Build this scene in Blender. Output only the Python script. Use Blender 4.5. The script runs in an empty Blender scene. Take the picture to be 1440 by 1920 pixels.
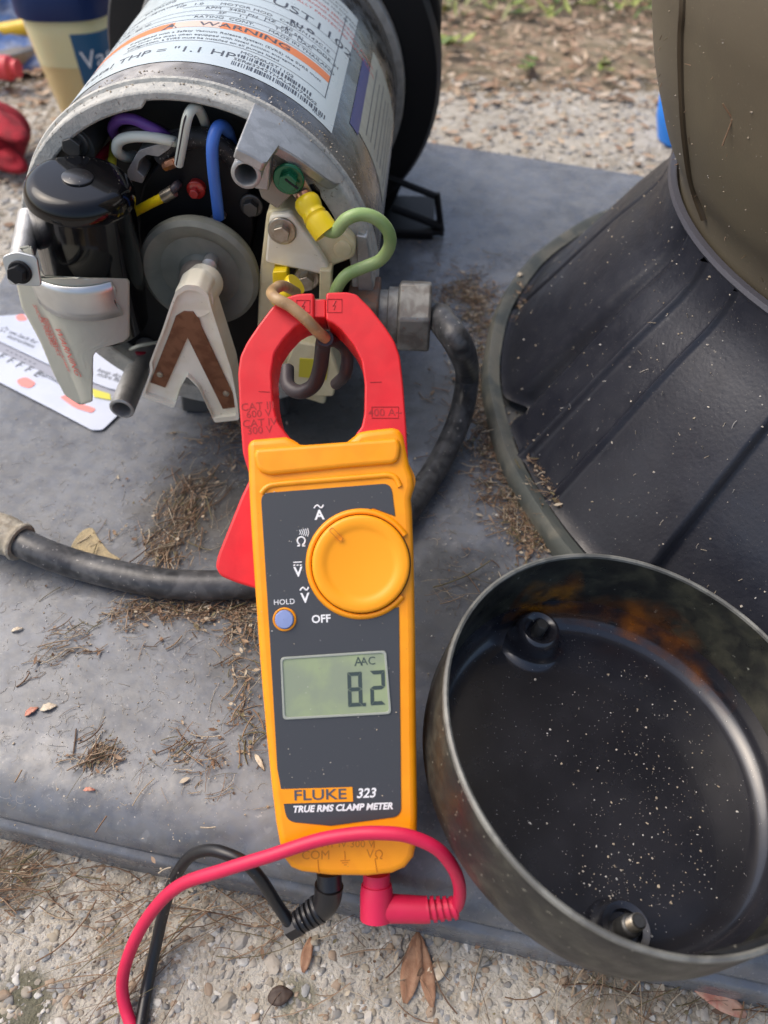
import bpy, bmesh, math, random
import numpy as np
from mathutils import Vector
random.seed(7); RNG = np.random.RandomState(11)
S = 0.001                                   # the script is written in millimetres
# ------------------------------------------------------------------ camera, world, sun, exposure
PITCH = math.radians(50); FPX = 1443.0
CAM = np.array([0, 0, 314.0])
FW = np.array([0, math.cos(PITCH), -math.sin(PITCH)]); UP = np.array([0, math.sin(PITCH), math.cos(PITCH)]); RT = np.array([1., 0, 0])
sc = bpy.context.scene
cd = bpy.data.cameras.new('camera'); cam = bpy.data.objects.new('camera', cd); sc.collection.objects.link(cam)
cam.location = CAM * S; cam.rotation_euler = (math.radians(90) - PITCH, 0, 0)
cd.sensor_fit = 'VERTICAL'; cd.sensor_height = 24; cd.lens = FPX / 1920 * 24
cd.clip_start = 0.01; cd.clip_end = 200
cd.dof.use_dof = True; cd.dof.focus_distance = 0.318; cd.dof.aperture_fstop = 6.0
sc.camera = cam
w = bpy.data.worlds.new('World'); sc.world = w; w.use_nodes = True
nt = w.node_tree; bg = nt.nodes['Background']
sky = nt.nodes.new('ShaderNodeTexSky'); sky.sky_type = 'NISHITA'; sky.sun_disc = False
SUN_EL, SUN_AZ = math.radians(56), math.radians(-72)      # azimuth from +Y towards +X
sky.sun_elevation = SUN_EL; sky.sun_rotation = SUN_AZ
sky.air_density = 1.0; sky.dust_density = 5.0; sky.ozone_density = 1.0
nt.links.new(sky.outputs[0], bg.inputs[0]); bg.inputs[1].default_value = 0.15
sd = bpy.data.lights.new('sun', 'SUN'); sd.energy = 0.85; sd.angle = math.radians(50); sd.color = (1, 0.96, 0.9)
so = bpy.data.objects.new('sun', sd); sc.collection.objects.link(so)
dv = Vector((math.sin(SUN_AZ) * math.cos(SUN_EL), math.cos(SUN_AZ) * math.cos(SUN_EL), math.sin(SUN_EL)))
so.rotation_euler = dv.to_track_quat('Z', 'Y').to_euler(); so.location = (0, 0, 3)
sc.view_settings.view_transform = 'Standard'; sc.view_settings.look = 'None'
sc.view_settings.gamma = 1; sc.view_settings.exposure = 0.62
sc.view_settings.use_curve_mapping = False

# ------------------------------------------------------------------ rays, frames
def ray(x, y): return RT * ((x - 720) / FPX) + UP * ((960 - y) / FPX) + FW
def at_z(x, y, z=0):
    d = ray(x, y); return CAM + d * ((z - CAM[2]) / d[2])
def at_y(x, y, Y):
    d = ray(x, y); return CAM + d * (Y / d[1])
def at_d(x, y, depth): return CAM + ray(x, y) * depth
class Frame:
    def __init__(s, o, x, y):
        s.o = np.array(o, float); s.x = np.array(x, float) / np.linalg.norm(x); y = np.array(y, float)
        y = y - s.x * (y @ s.x); s.y = y / np.linalg.norm(y); s.z = np.cross(s.x, s.y)
    def w(s, p):
        p = np.atleast_2d(np.array(p, float)); r = s.o + p[:, :1] * s.x + p[:, 1:2] * s.y + p[:, 2:3] * s.z
        return r
    def pt(s, a, b, c=0): return s.o + a * s.x + b * s.y + c * s.z
    def on(s, x, y, d=0):
        r = ray(x, y); t = ((s.o + s.z * d - CAM) @ s.z) / (r @ s.z); v = CAM + r * t - s.o
        return (float(v @ s.x), float(v @ s.y))
    def onl(s, L, d=0): return [s.on(a, b, d) for a, b in L]
WF = Frame((0, 0, 0), (1, 0, 0), (0, 1, 0))
# ------------------------------------------------------------------ object helpers
def base_of(o):
    while o.parent: o = o.parent
    return np.array(o['_b'])
def tag(o, label, cat, group=None, kind=None):
    o['label'] = label; o['category'] = cat
    if group: o['group'] = group
    if kind: o['kind'] = kind
    return o
def thing(name, base, label, cat, group=None):
    o = bpy.data.objects.new(name, None); sc.collection.objects.link(o); o.empty_display_size = 0.02
    o.location = np.array(base) * S; o['_b'] = [float(v) for v in base]
    return tag(o, label, cat, group)
def obj(name, geo, m, parent=None, base=None, bevel=0, seg=2, ang=40, smooth=True, flip=False):
    v, f = geo; v = np.array(v, float)
    if parent is not None: b = base_of(parent)
    else: b = np.array(base if base is not None else [(v[:, 0].min() + v[:, 0].max()) / 2, (v[:, 1].min() + v[:, 1].max()) / 2, v[:, 2].min()], float)
    me = bpy.data.meshes.new(name)
    me.from_pydata(((v - b) * S).tolist(), [], [tuple(q) for q in f]); me.validate(); me.update()
    bm = bmesh.new(); bm.from_mesh(me); bmesh.ops.recalc_face_normals(bm, faces=bm.faces); bm.to_mesh(me); bm.free()
    if smooth:
        me.polygons.foreach_set('use_smooth', [True] * len(me.polygons)); me.set_sharp_from_angle(angle=math.radians(ang))
    if isinstance(m, (list, tuple)):
        for q in m: me.materials.append(q)
    else: me.materials.append(m)
    o = bpy.data.objects.new(name, me); sc.collection.objects.link(o)
    if parent is not None:
        o.parent = parent
    else:
        o.location = b * S; o['_b'] = [float(q) for q in b]
    if bevel:
        md = o.modifiers.new('bevel', 'BEVEL'); md.width = bevel * S; md.segments = seg; md.limit_method = 'ANGLE'; md.angle_limit = math.radians(ang)
        wn = o.modifiers.new('wn', 'WEIGHTED_NORMAL'); wn.keep_sharp = True
    return o
def join(*gs):
    V = []; F = []
    for v, f in gs:
        n = len(V); V += [tuple(q) for q in v]; F += [tuple(i + n for i in q) for q in f]
    return V, F
def prism(fr, out, z0, z1):
    n = len(out); v = [fr.pt(a, b, z0) for a, b in out] + [fr.pt(a, b, z1) for a, b in out]
    f = [tuple(range(n)), tuple(range(n, 2 * n))] + [(i, (i + 1) % n, n + (i + 1) % n, n + i) for i in range(n)]
    return v, f
def ringprism(fr, out, inn, z0, z1):        # outlines with the same number of points
    n = len(out); v = []
    for L in (out, inn):
        for z in (z0, z1): v += [fr.pt(a, b, z) for a, b in L]
    f = []
    for i in range(n):
        j = (i + 1) % n
        f += [(i, j, n + j, n + i), (2 * n + i, 2 * n + j, 3 * n + j, 3 * n + i), (i, j, 2 * n + j, 2 * n + i), (n + i, n + j, 3 * n + j, 3 * n + i)]
    return v, f
def circle(r, n=32, cx=0, cy=0, a0=0, ry=None):
    return [(cx + r * math.cos(a0 + 2 * math.pi * i / n), cy + (ry or r) * math.sin(a0 + 2 * math.pi * i / n)) for i in range(n)]
def smooth_closed(P, k=4):
    P = np.array(P, float); n = len(P); out = []
    for i in range(n):
        p0, p1, p2, p3 = P[i - 1], P[i], P[(i + 1) % n], P[(i + 2) % n]
        for t in np.linspace(0, 1, k, endpoint=False):
            out.append(.5 * ((2 * p1) + (-p0 + p2) * t + (2 * p0 - 5 * p1 + 4 * p2 - p3) * t * t + (-p0 + 3 * p1 - 3 * p2 + p3) * t ** 3))
    return [tuple(q) for q in out]
def rounded(P, r, k=4):                     # round the corners of a polygon
    P = np.array(P, float); n = len(P); out = []
    for i in range(n):
        a = P[i - 1] - P[i]; b = P[(i + 1) % n] - P[i]; la, lb = np.linalg.norm(a), np.linalg.norm(b)
        rr = min(r, la * .45, lb * .45); s = P[i] + a / la * rr; e = P[i] + b / lb * rr
        for t in np.linspace(0, 1, k + 1): out.append(tuple((1 - t) ** 2 * s + 2 * t * (1 - t) * P[i] + t * t * e))
    return out
def lathe(fr, prof, n=48, a0=0, a1=2 * math.pi, caps=True, rf=None):     # axis = fr.z
    full = abs(a1 - a0 - 2 * math.pi) < 1e-6; m = n if full else n + 1; v = []
    for r, z in prof:
        for i in range(m):
            a = a0 + (a1 - a0) * i / n; q = r * (rf(a, z) if rf else 1)
            v.append(fr.pt(q * math.cos(a), q * math.sin(a), z))
    f = []
    for k in range(len(prof) - 1):
        for i in range(n):
            j = (i + 1) % m; f.append((k * m + i, k * m + j, (k + 1) * m + j, (k + 1) * m + i))
    if caps and full:
        f.append(tuple(range(m))); f.append(tuple(range((len(prof) - 1) * m, len(prof) * m)))
    return v, f
def crom(P, k=6):
    P = [np.array(p, float) for p in P]; Q = [2 * P[0] - P[1]] + P + [2 * P[-1] - P[-2]]; out = []
    for i in range(1, len(Q) - 2):
        p0, p1, p2, p3 = Q[i - 1:i + 3]
        for t in np.linspace(0, 1, k, endpoint=False):
            out.append(.5 * ((2 * p1) + (-p0 + p2) * t + (2 * p0 - 5 * p1 + 4 * p2 - p3) * t * t + (-p0 + 3 * p1 - 3 * p2 + p3) * t ** 3))
    return out + [P[-1]]
def tube(P, r, n=14, k=6, sm=True, cap=True):
    P = crom(P, k) if sm else [np.array(p, float) for p in P]
    m = len(P); R = [r(i / (m - 1)) for i in range(m)] if callable(r) else [r] * m
    T = [P[min(i + 1, m - 1)] - P[max(i - 1, 0)] for i in range(m)]; T = [t / np.linalg.norm(t) for t in T]
    u = np.cross(T[0], [0, 0, 1.]);
    if np.linalg.norm(u) < .1: u = np.cross(T[0], [1., 0, 0])
    u /= np.linalg.norm(u); v = []
    for i in range(m):
        u = u - T[i] * (u @ T[i]); u /= np.linalg.norm(u); b = np.cross(T[i], u)
        for j in range(n):
            a = 2 * math.pi * j / n; v.append(P[i] + R[i] * (math.cos(a) * u + math.sin(a) * b))
    f = [(i * n + j, i * n + (j + 1) % n, (i + 1) * n + (j + 1) % n, (i + 1) * n + j) for i in range(m - 1) for j in range(n)]
    if cap: f += [tuple(range(n)), tuple(range((m - 1) * n, m * n))]
    return v, f
def text(s, size, fr, x, y, z, rot=0, ext=0.05, shear=0, ax='CENTER', bold=0, sx=1.0, mapf=None, space=1.0):
    cu = bpy.data.curves.new('t', 'FONT'); cu.body = s; cu.size = size; cu.align_x = ax; cu.align_y = 'CENTER'
    cu.extrude = ext; cu.shear = shear; cu.offset = bold; cu.resolution_u = 3; cu.space_character = space
    o = bpy.data.objects.new('t', cu); sc.collection.objects.link(o)
    me = bpy.data.meshes.new_from_object(o)
    v = np.array([tuple(q.co) for q in me.vertices]); f = [tuple(p.vertices) for p in me.polygons]
    bpy.data.objects.remove(o); bpy.data.curves.remove(cu); bpy.data.meshes.remove(me)
    v[:, 0] *= sx; c, s_ = math.cos(rot), math.sin(rot)
    V = np.stack([x + v[:, 0] * c - v[:, 1] * s_, y + v[:, 0] * s_ + v[:, 1] * c, z + v[:, 2]], 1)
    if mapf: return [mapf(*q) for q in V], f
    return fr.w(V), f
def bolt(fr, x, y, z, rf, rh, hf, hh):      # flanged hex head
    a = lathe(Frame(fr.pt(x, y, z), fr.x, fr.y), [(rf * .2, 0), (rf, 0), (rf, hf * .6), (rf * .93, hf), (rh * .9, hf)], 28)
    b = prism(Frame(fr.pt(x, y, z), fr.x, fr.y), circle(rh, 6, a0=.3), hf * .8, hf + hh)
    return a, b
# ------------------------------------------------------------------ materials
def mat(name, col, rough=.5, metal=0, var=None, speck=None, bump=None, coat=0, trans=0, sss=0, spec=None, rvar=0, stretch=None, patches=()):
    """var=(colour2, feature mm, amount)  speck=[(colour, feature mm, threshold)]  bump=(feature mm, strength)"""
    m = bpy.data.materials.new(name); m.use_nodes = True; t = m.node_tree; N = t.nodes; L = t.links
    b = N['Principled BSDF']; b.inputs['Roughness'].default_value = rough; b.inputs['Metallic'].default_value = metal
    b.inputs['Coat Weight'].default_value = coat; b.inputs['Transmission Weight'].default_value = trans
    if spec is not None: b.inputs['Specular IOR Level'].default_value = spec
    if sss: b.inputs['Subsurface Weight'].default_value = sss; b.inputs['Subsurface Radius'].default_value = (.01, .006, .003)
    tc = N.new('ShaderNodeTexCoord'); co = tc.outputs['Object']
    if stretch:
        mp = N.new('ShaderNodeMapping'); mp.inputs['Scale'].default_value = stretch; L.new(co, mp.inputs[0]); co = mp.outputs[0]
    c = N.new('ShaderNodeRGB'); c.outputs[0].default_value = (*col, 1); cur = c.outputs[0]
    def noise(feat, det=5, dist=0):
        n = N.new('ShaderNodeTexNoise'); n.inputs['Scale'].default_value = 1000 / feat; n.inputs['Detail'].default_value = det; n.inputs['Distortion'].default_value = dist; L.new(co, n.inputs[0]); return n.outputs[0]
    def ramp(src, a, bb):
        r = N.new('ShaderNodeMapRange'); r.interpolation_type = 'SMOOTHSTEP'; r.inputs[1].default_value = a; r.inputs[2].default_value = bb; L.new(src, r.inputs[0]); return r.outputs[0]
    def mix(a, colr, fac, amt=1):
        x = N.new('ShaderNodeMix'); x.data_type = 'RGBA'
        mm = N.new('ShaderNodeMath'); mm.operation = 'MULTIPLY'; mm.inputs[1].default_value = amt; L.new(fac, mm.inputs[0]); L.new(mm.outputs[0], x.inputs[0])
        L.new(a, x.inputs[6]); x.inputs[7].default_value = (*colr, 1); return x.outputs[2]
    if var:
        for q in (var if isinstance(var, list) else [var]):
            cur = mix(cur, q[0], ramp(noise(q[1], 6, .4), .38, .62), q[2])
    for q in (speck or []):
        cur = mix(cur, q[0], ramp(noise(q[1], 3), q[2], q[2] + .05), q[3] if len(q) > 3 else .8)
    for (cx, cy, cz, rx, pc, amt) in patches:      # stains and painted dim reflections with a place of their own (object space, mm)
        vm = N.new('ShaderNodeVectorMath'); vm.operation = 'DISTANCE'; vm.inputs[1].default_value = (cx * S, cy * S, cz * S); L.new(tc.outputs['Object'], vm.inputs[0])
        ad = N.new('ShaderNodeMath'); ad.operation = 'MULTIPLY_ADD'; L.new(noise(10, 6), ad.inputs[0]); ad.inputs[1].default_value = rx * S * 1.3; L.new(vm.outputs['Value'], ad.inputs[2])
        iv = N.new('ShaderNodeMath'); iv.operation = 'SUBTRACT'; iv.inputs[0].default_value = 1; L.new(ramp(ad.outputs[0], rx * S * 1.2, rx * S * 1.9), iv.inputs[1]); cur = mix(cur, pc, iv.outputs[0], amt)
    L.new(cur, b.inputs['Base Color'])
    if rvar:
        r = N.new('ShaderNodeMapRange'); r.inputs[3].default_value = max(.03, rough - rvar); r.inputs[4].default_value = min(1, rough + rvar); r.inputs[1].default_value = .3; r.inputs[2].default_value = .7
        L.new(noise(9, 6), r.inputs[0]); L.new(r.outputs[0], b.inputs['Roughness'])
    if bump:
        bp = N.new('ShaderNodeBump'); bp.inputs['Strength'].default_value = bump[1]; bp.inputs['Distance'].default_value = bump[2] * S if len(bump) > 2 else .0004
        L.new(noise(bump[0], 6), bp.inputs['Height']); L.new(bp.outputs[0], b.inputs['Normal'])
    return m
def island_mat(name, cols, rough=.8, bump=None, trans=0):
    m = bpy.data.materials.new(name); m.use_nodes = True; t = m.node_tree; N = t.nodes; L = t.links; b = N['Principled BSDF']; b.inputs['Roughness'].default_value = rough
    g = N.new('ShaderNodeNewGeometry'); oi = N.new('ShaderNodeObjectInfo'); ad = N.new('ShaderNodeMath'); ad.operation = 'ADD'; fr_ = N.new('ShaderNodeMath'); fr_.operation = 'FRACT'
    L.new(g.outputs['Random Per Island'], ad.inputs[0]); L.new(oi.outputs['Random'], ad.inputs[1]); L.new(ad.outputs[0], fr_.inputs[0])
    r = N.new('ShaderNodeValToRGB'); r.color_ramp.interpolation = 'CONSTANT'
    while len(r.color_ramp.elements) < len(cols): r.color_ramp.elements.new(.5)
    for i, c in enumerate(cols): r.color_ramp.elements[i].position = i / len(cols); r.color_ramp.elements[i].color = (*c, 1)
    L.new(fr_.outputs[0], r.inputs[0])
    tc = N.new('ShaderNodeTexCoord'); n = N.new('ShaderNodeTexNoise'); n.inputs['Scale'].default_value = 900; L.new(tc.outputs['Object'], n.inputs[0])
    mx = N.new('ShaderNodeMix'); mx.data_type = 'RGBA'; mx.blend_type = 'MULTIPLY'; mx.inputs[0].default_value = .6; L.new(r.outputs[0], mx.inputs[6]); L.new(n.outputs[0], mx.inputs[7])
    ml = N.new('ShaderNodeMix'); ml.data_type = 'RGBA'; ml.inputs[0].default_value = .5; L.new(r.outputs[0], ml.inputs[6]); L.new(mx.outputs[2], ml.inputs[7])
    L.new(ml.outputs[2], b.inputs['Base Color']); return m
M = {}
M['pad'] = mat('pad_plastic', (.1, .11, .128), .3, var=[((.165, .18, .21), 75, .65), ((.065, .069, .078), 30, .45), ((.24, .25, .26), 11, .35), ((.16, .155, .14), 5, .35)],
               speck=[((.36, .35, .33), 1.6, .66, .5), ((.26, .27, .28), 9, .66, .35)], bump=(6, .35, .5), rvar=.16,
               patches=[(*(at_z(850, 1150, 0) - (0, 400, -40)), 42, (.05, .052, .05), .75), (*(at_z(640, 800, 0) - (0, 400, -40)), 45, (.075, .073, .06), .8), (*(at_z(860, 760, 0) - (0, 400, -40)), 50, (.09, .088, .075), .7), (*(at_z(370, 950, 0) - (0, 400, -40)), 34, (.1, .09, .07), .6), (*(at_z(480, 1230, 0) - (0, 400, -40)), 22, (.09, .09, .085), .6)])  # dark patches between motor and end cover paint in dim reflections over dirt
M['concrete'] = mat('aggregate_concrete', (.4, .365, .3), .9, patches=[(*(at_z(40, 1890, -40) + (0, 0, 40)), 13, (.06, .06, .025), .8), (*(at_z(560, 1870, -40) + (0, 0, 40)), 8, (.09, .09, .04), .6), (*(at_z(10, 1640, -40) + (0, 0, 40)), 12, (.12, .09, .06), .7), (*(at_z(1200, 1890, -40) + (0, 0, 40)), 30, (.2, .16, .1), .6)], var=[((.28, .25, .2), 40, .8), ((.5, .47, .41), 9, .7)], speck=[((.13, .12, .1), 2.5, .62, .7), ((.5, .48, .44), 3, .63, .7)], bump=(1.6, 1, 1.6))
M['soil'] = mat('leafy_soil', (.27, .2, .13), .95, var=[((.4, .32, .23), 50, .8), ((.1, .09, .05), 22, .7)], bump=(12, 1, 4))
M['pebble'] = island_mat('pebble', [(.4, .37, .32), (.33, .29, .23), (.5, .47, .42), (.37, .32, .24), (.25, .24, .22), (.44, .39, .32), (.32, .32, .31), (.6, .58, .53), (.36, .27, .19), (.42, .39, .34)], .7)
M['needle'] = island_mat('dry_needle', [(.34, .23, .14), (.22, .13, .075), (.44, .34, .23), (.15, .09, .055), (.54, .46, .34), (.28, .17, .1), (.19, .16, .08), (.38, .27, .18)], .75)
M['leaf'] = island_mat('dead_leaf', [(.45, .31, .2), (.33, .2, .12), (.56, .43, .3), (.5, .36, .25), (.38, .25, .16), (.62, .52, .4), (.25, .16, .1)], .8)
M['grit'] = island_mat('grit', [(.5, .45, .38), (.36, .3, .22), (.55, .53, .49), (.45, .38, .28)], .9)
M['green'] = island_mat('fresh_leaf', [(.22, .3, .06), (.14, .22, .05), (.35, .4, .1), (.25, .25, .1)], .6)
M['orange'] = mat('orange_plastic', (.92, .33, .001), .38, var=((.86, .29, .001), 8, .6), speck=[((.4, .17, .02), 1.3, .72, .6), ((.9, .6, .25), 2.2, .76, .4)], bump=(.7, .2, .05), rvar=.1)
M['orange2'] = mat('orange_knob', (.94, .345, .001), .42, speck=[((.4, .16, .02), 1.4, .75, .5)], bump=(.7, .12, .05))
M['red'] = mat('red_plastic', (.7, .015, .02), .4, var=((.6, .012, .016), 8, .6), speck=[((.2, .01, .01), 1.3, .73, .6), ((.8, .3, .25), 2, .76, .4)], bump=(.9, .25, .06), rvar=.1)
M['panel'] = mat('grey_panel', (.05, .053, .058), .42, speck=[((.5, .48, .44), .9, .735, .8), ((.3, .3, .3), 2.4, .77, .6)])
M['white'] = mat('white_print', (.8, .8, .8), .5)
M['engrave'] = mat('engraved_orange', (.55, .18, .003), .6)
M['engraver'] = mat('engraved_red', (.36, .008, .01), .6)
M['lcd'] = mat('lcd_glass', (.25, .29, .2), .15, var=((.33, .4, .2), 16, .6), speck=[((.6, .6, .5), 1.1, .74, .7)])
M['lcdframe'] = mat('lcd_frame', (.32, .34, .29), .4)
M['digit'] = mat('lcd_digit', (.045, .065, .06), .4)
M['button'] = mat('blue_grey_button', (.23, .29, .52), .45)
M['gap'] = mat('dark_gap', (.03, .012, .004), .8)
M['pinklead'] = mat('red_silicone', (.64, .012, .07), .48, var=((.56, .011, .055), 14, .6), speck=[((.4, .12, .12), 1.2, .74, .5)], bump=(2, .25, .15))
M['blacklead'] = mat('black_silicone', (.012, .012, .014), .35, speck=[((.2, .19, .18), 1.2, .7, .5)])
M['alu'] = mat('cast_aluminium', (.47, .47, .46), .48, .75, var=((.32, .32, .31), 7, .6), speck=[((.6, .58, .52), 1.2, .64, .5)], bump=(1.1, .5, .3))
M['aludusty'] = mat('dusty_aluminium', (.43, .43, .4), .75, .3, var=((.58, .57, .52), 5, .7), speck=[((.16, .13, .09), 1.8, .64, .6)], bump=(1.2, .8, .5))
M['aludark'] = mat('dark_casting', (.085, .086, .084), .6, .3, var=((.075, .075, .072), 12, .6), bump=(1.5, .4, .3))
M['shell'] = mat('motor_shell', (.3, .29, .27), .27, .9, var=[((.16, .14, .12), 30, .7), ((.4, .4, .4), 9, .4)], speck=[((.45, .42, .36), 1.5, .66, .5)], bump=(2, .15, .2), rvar=.12)
M['black'] = mat('black_plastic', (.008, .008, .009), .55, spec=.3, bump=(3, .2, .2))
M['blackdusty'] = mat('black_dusty', (.02, .02, .021), .5, speck=[((.35, .33, .3), 1.0, .62, .6)], bump=(2, .2, .2))
M['void'] = mat('dark_inside', (.012, .012, .012), .8)  # near-black that paints in the shade of bores, slots and motor cavity
M['cap'] = mat('capacitor_case', (.004, .004, .005), .1, spec=.4, speck=[((.2, .19, .18), .8, .76, .4)])
M['captop'] = mat('capacitor_top', (.016, .016, .018), .3, speck=[((.42, .4, .37), .9, .66, .75)], coat=.3, patches=())
M['band'] = mat('steel_band', (.62, .63, .62), .34, .85, var=((.5, .51, .5), 10, .4))
M['steel'] = mat('plated_steel', (.45, .42, .36), .35, .9, var=((.25, .18, .1), 3, .4))
M['darksteel'] = mat('dark_steel', (.09, .09, .088), .4, .7, bump=(2, .3, .2))
M['sheet'] = mat('insulating_sheet', (.43, .43, .36), .45, bump=(25, .15, .8), sss=.1)
M['redprint'] = mat('red_print', (.55, .12, .1), .6)
M['cream'] = mat('cream_plastic', (.74, .66, .42), .42, var=((.6, .5, .27), 9, .5), sss=.08, bump=(3, .15, .2))
M['creamwhite'] = mat('ivory_plastic', (.82, .79, .66), .4, var=((.7, .63, .45), 12, .45), speck=[((.35, .28, .16), 2.5, .7, .5)])
M['copper'] = mat('aged_copper', (.17, .07, .035), .42, .5, var=((.28, .13, .07), 6, .7), bump=(2, .2, .1))
M['brightcopper'] = mat('bright_copper', (.6, .28, .16), .3, .9)
M['disc'] = mat('rotor_plastic', (.19, .195, .16), .5, var=((.13, .135, .11), 12, .6), bump=(5, .2, .3))
M['yellow'] = mat('yellow_sleeve', (.85, .62, .01), .35)
M['purple'] = mat('purple_wire', (.13, .05, .27), .4)
M['wwire'] = mat('white_wire', (.66, .68, .58), .4)
M['bwire'] = mat('blue_wire', (.06, .17, .58), .4)
M['ywire'] = mat('yellow_wire', (.6, .52, .04), .4)
M['rwire'] = mat('red_wire', (.35, .01, .03), .4)
M['gwire'] = mat('green_wire', (.25, .38, .13), .42, var=((.35, .45, .2), 10, .5))
M['twire'] = mat('tan_wire', (.42, .27, .13), .38, var=((.26, .15, .07), 5, .7), speck=[((.65, .58, .45), 1.3, .68, .6)])
M['dwire'] = mat('dark_wire', (.045, .035, .04), .45)  # black wires, and the shade painted on the leads inside the jaw
M['gscrew'] = mat('green_screw', (.006, .13, .055), .25, .4, coat=.4)
M['redneon'] = mat('red_lamp', (.4, .02, .015), .15, coat=.5)
M['label'] = mat('foil_label', (.58, .66, .67), .32, .15, var=((.62, .68, .7), 30, .5), rvar=.06)
M['labelorange'] = mat('orange_print', (.75, .22, .06), .4)
M['ink'] = mat('black_ink', (.07, .08, .1), .55)
M['inkgrey'] = mat('grey_ink', (.13, .14, .16), .55)
M['labelblue'] = mat('blue_print', (.06, .08, .28), .4)
M['labelwhite'] = mat('white_label', (.52, .54, .45), .5, var=((.42, .42, .35), 6, .5))
M['cable'] = mat('rubber_cable', (.022, .023, .025), .38, var=[((.06, .06, .062), 18, .7), ((.16, .16, .16), 5, .3)], speck=[((.42, .4, .37), 2, .67, .5)], bump=(3, .3, .3), rvar=.1)
M['nut'] = mat('grey_fitting', (.27, .265, .24), .5, .5, var=((.12, .1, .085), 8, .7), speck=[((.3, .12, .06), 2, .68, .5)], bump=(1.5, .5, .3))
M['pan'] = mat('pan_inside', (.011, .0115, .016), .24, coat=.35, spec=.7, var=((.024, .024, .03), 40, .6), speck=[((.4, .38, .35), 1.1, .70, .7)], rvar=.05)
M['panwall'] = mat('pan_wall_dirty', (.013, .0135, .012), .36, var=[((.05, .05, .034), 12, .8), ((.02, .022, .018), 5, .5)], speck=[((.3, .31, .26), 3.5, .71, .6)], bump=(3, .4, .4), rvar=.12)
M['panout'] = mat('pan_outside', (.02, .02, .02), .42, spec=.35, var=[((.07, .068, .052), 20, .7), ((.014, .014, .014), 6, .6)], speck=[((.4, .38, .3), 2, .68, .5)], bump=(2, .4, .3), rvar=.12)
M['base'] = mat('tank_base_black', (.014, .0155, .023), .4, spec=.45, var=((.024, .026, .035), 30, .6), speck=[((.35, .31, .24), 1.8, .71, .7), ((.3, .28, .24), .8, .7, .5)], bump=(2, .5, .3), rvar=.08)
M['flange'] = mat('tank_flange', (.09, .1, .09), .6, var=((.2, .19, .15), 20, .8), bump=(3, .5, .4))
M['tank'] = mat('tank_tan', (.135, .112, .076), .5, var=((.165, .14, .09), 40, .5), speck=[((.45, .38, .26), 1.1, .7, .6), ((.06, .04, .02), 1.6, .73, .5)], bump=(1.2, .3, .2))
M['seam'] = mat('tank_groove', (.06, .042, .022), .6)
M['jar'] = mat('jar_jelly', (.68, .52, .24), .3, sss=.3, var=((.66, .53, .26), 60, .5))
M['jarhi'] = mat('jar_clear', (.74, .68, .38), .25, sss=.3)
M['jarcap'] = mat('navy_cap', (.006, .022, .09), .4, spec=.3)
M['jarlabel'] = mat('teal_label', (.01, .09, .19), .4)
M['glove'] = mat('red_knit', (.33, .006, .018), .85, bump=(3, .8, 1), var=((.17, .004, .01), 12, .7))
M['handle'] = mat('red_handle', (.6, .05, .06), .45)
M['cloth'] = mat('blue_packaging', (.12, .24, .55), .5, var=[((.6, .66, .75), 16, .7), ((.02, .05, .16), 22, .8)], bump=(20, .6, 5))
M['ytool'] = mat('yellow_handle', (.75, .5, .03), .4)
M['card'] = mat('glossy_card', (.55, .59, .68), .22, var=((.45, .5, .6), 30, .5))
M['cardstrip'] = mat('grey_strip', (.3, .31, .36), .35)
M['pinkprint'] = mat('pink_print', (.9, .25, .22), .4)
M['yprint'] = mat('yellow_print', (.62, .58, .06), .4)
M['bluething'] = mat('bright_blue', (.01, .22, .8), .4)
M['sand'] = mat('sand_dust', (.42, .34, .2), .95, var=((.3, .25, .16), 5, .7), bump=(1.5, 1, .6))

# ================================================================== SETTING
def sheet(x0, x1, y0, y1, z, nx, ny, amp=0, feat=40):
    X = np.linspace(x0, x1, nx); Y = np.linspace(y0, y1, ny); ph = RNG.rand(8) * 6.28
    v = []
    for y in Y:
        for x in X:
            h = amp * (math.sin(x / feat + ph[0]) * math.sin(y / feat * 1.3 + ph[1]) + .5 * math.sin(x / feat * 2.7 + ph[2] + y / feat) * math.sin(y / feat * 3.1 + ph[3])) if amp else 0
            v.append((x, y, z + h))
    f = [(j * nx + i, j * nx + i + 1, (j + 1) * nx + i + 1, (j + 1) * nx + i) for j in range(ny - 1) for i in range(nx - 1)]
    return v, f
g = obj('ground', sheet(-40000, 40000, -40000, 40000, -62, 9, 9), M['soil'], base=(0, 0, -62)); g['kind'] = 'structure'
gd = obj('garden_soil', sheet(-1400, 1600, 860, 3200, -46, 90, 70, 5, 55), M['soil'], base=(0, 2000, -46)); gd['kind'] = 'structure'
slab = obj('concrete_slab', join(sheet(-1400, 1600, -600, 905, -40, 120, 80)), M['concrete'], base=(0, 0, -40)); slab['kind'] = 'structure'

def npmesh(name, V, F, m, base, parent=None, kind='stuff', label=None, cat=None, smooth=False):
    b = base_of(parent) if parent is not None else np.array(base, float)
    me = bpy.data.meshes.new(name); V = (V - b) * S
    me.vertices.add(len(V)); me.vertices.foreach_set('co', V.astype(np.float32).ravel())
    n = F.shape[1]; me.loops.add(F.size); me.loops.foreach_set('vertex_index', F.astype(np.int32).ravel())
    me.polygons.add(len(F)); me.polygons.foreach_set('loop_start', np.arange(0, F.size, n, dtype=np.int32)); me.polygons.foreach_set('loop_total', np.full(len(F), n, np.int32))
    me.update(calc_edges=True); me.materials.append(m)
    if smooth: me.polygons.foreach_set('use_smooth', [True] * len(F))
    o = bpy.data.objects.new(name, me); sc.collection.objects.link(o)
    if parent is not None: o.parent = parent
    else: o.location = b * S; o['_b'] = [float(q) for q in b]
    if kind: o['kind'] = kind
    if label: tag(o, label, cat)
    return o
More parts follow.
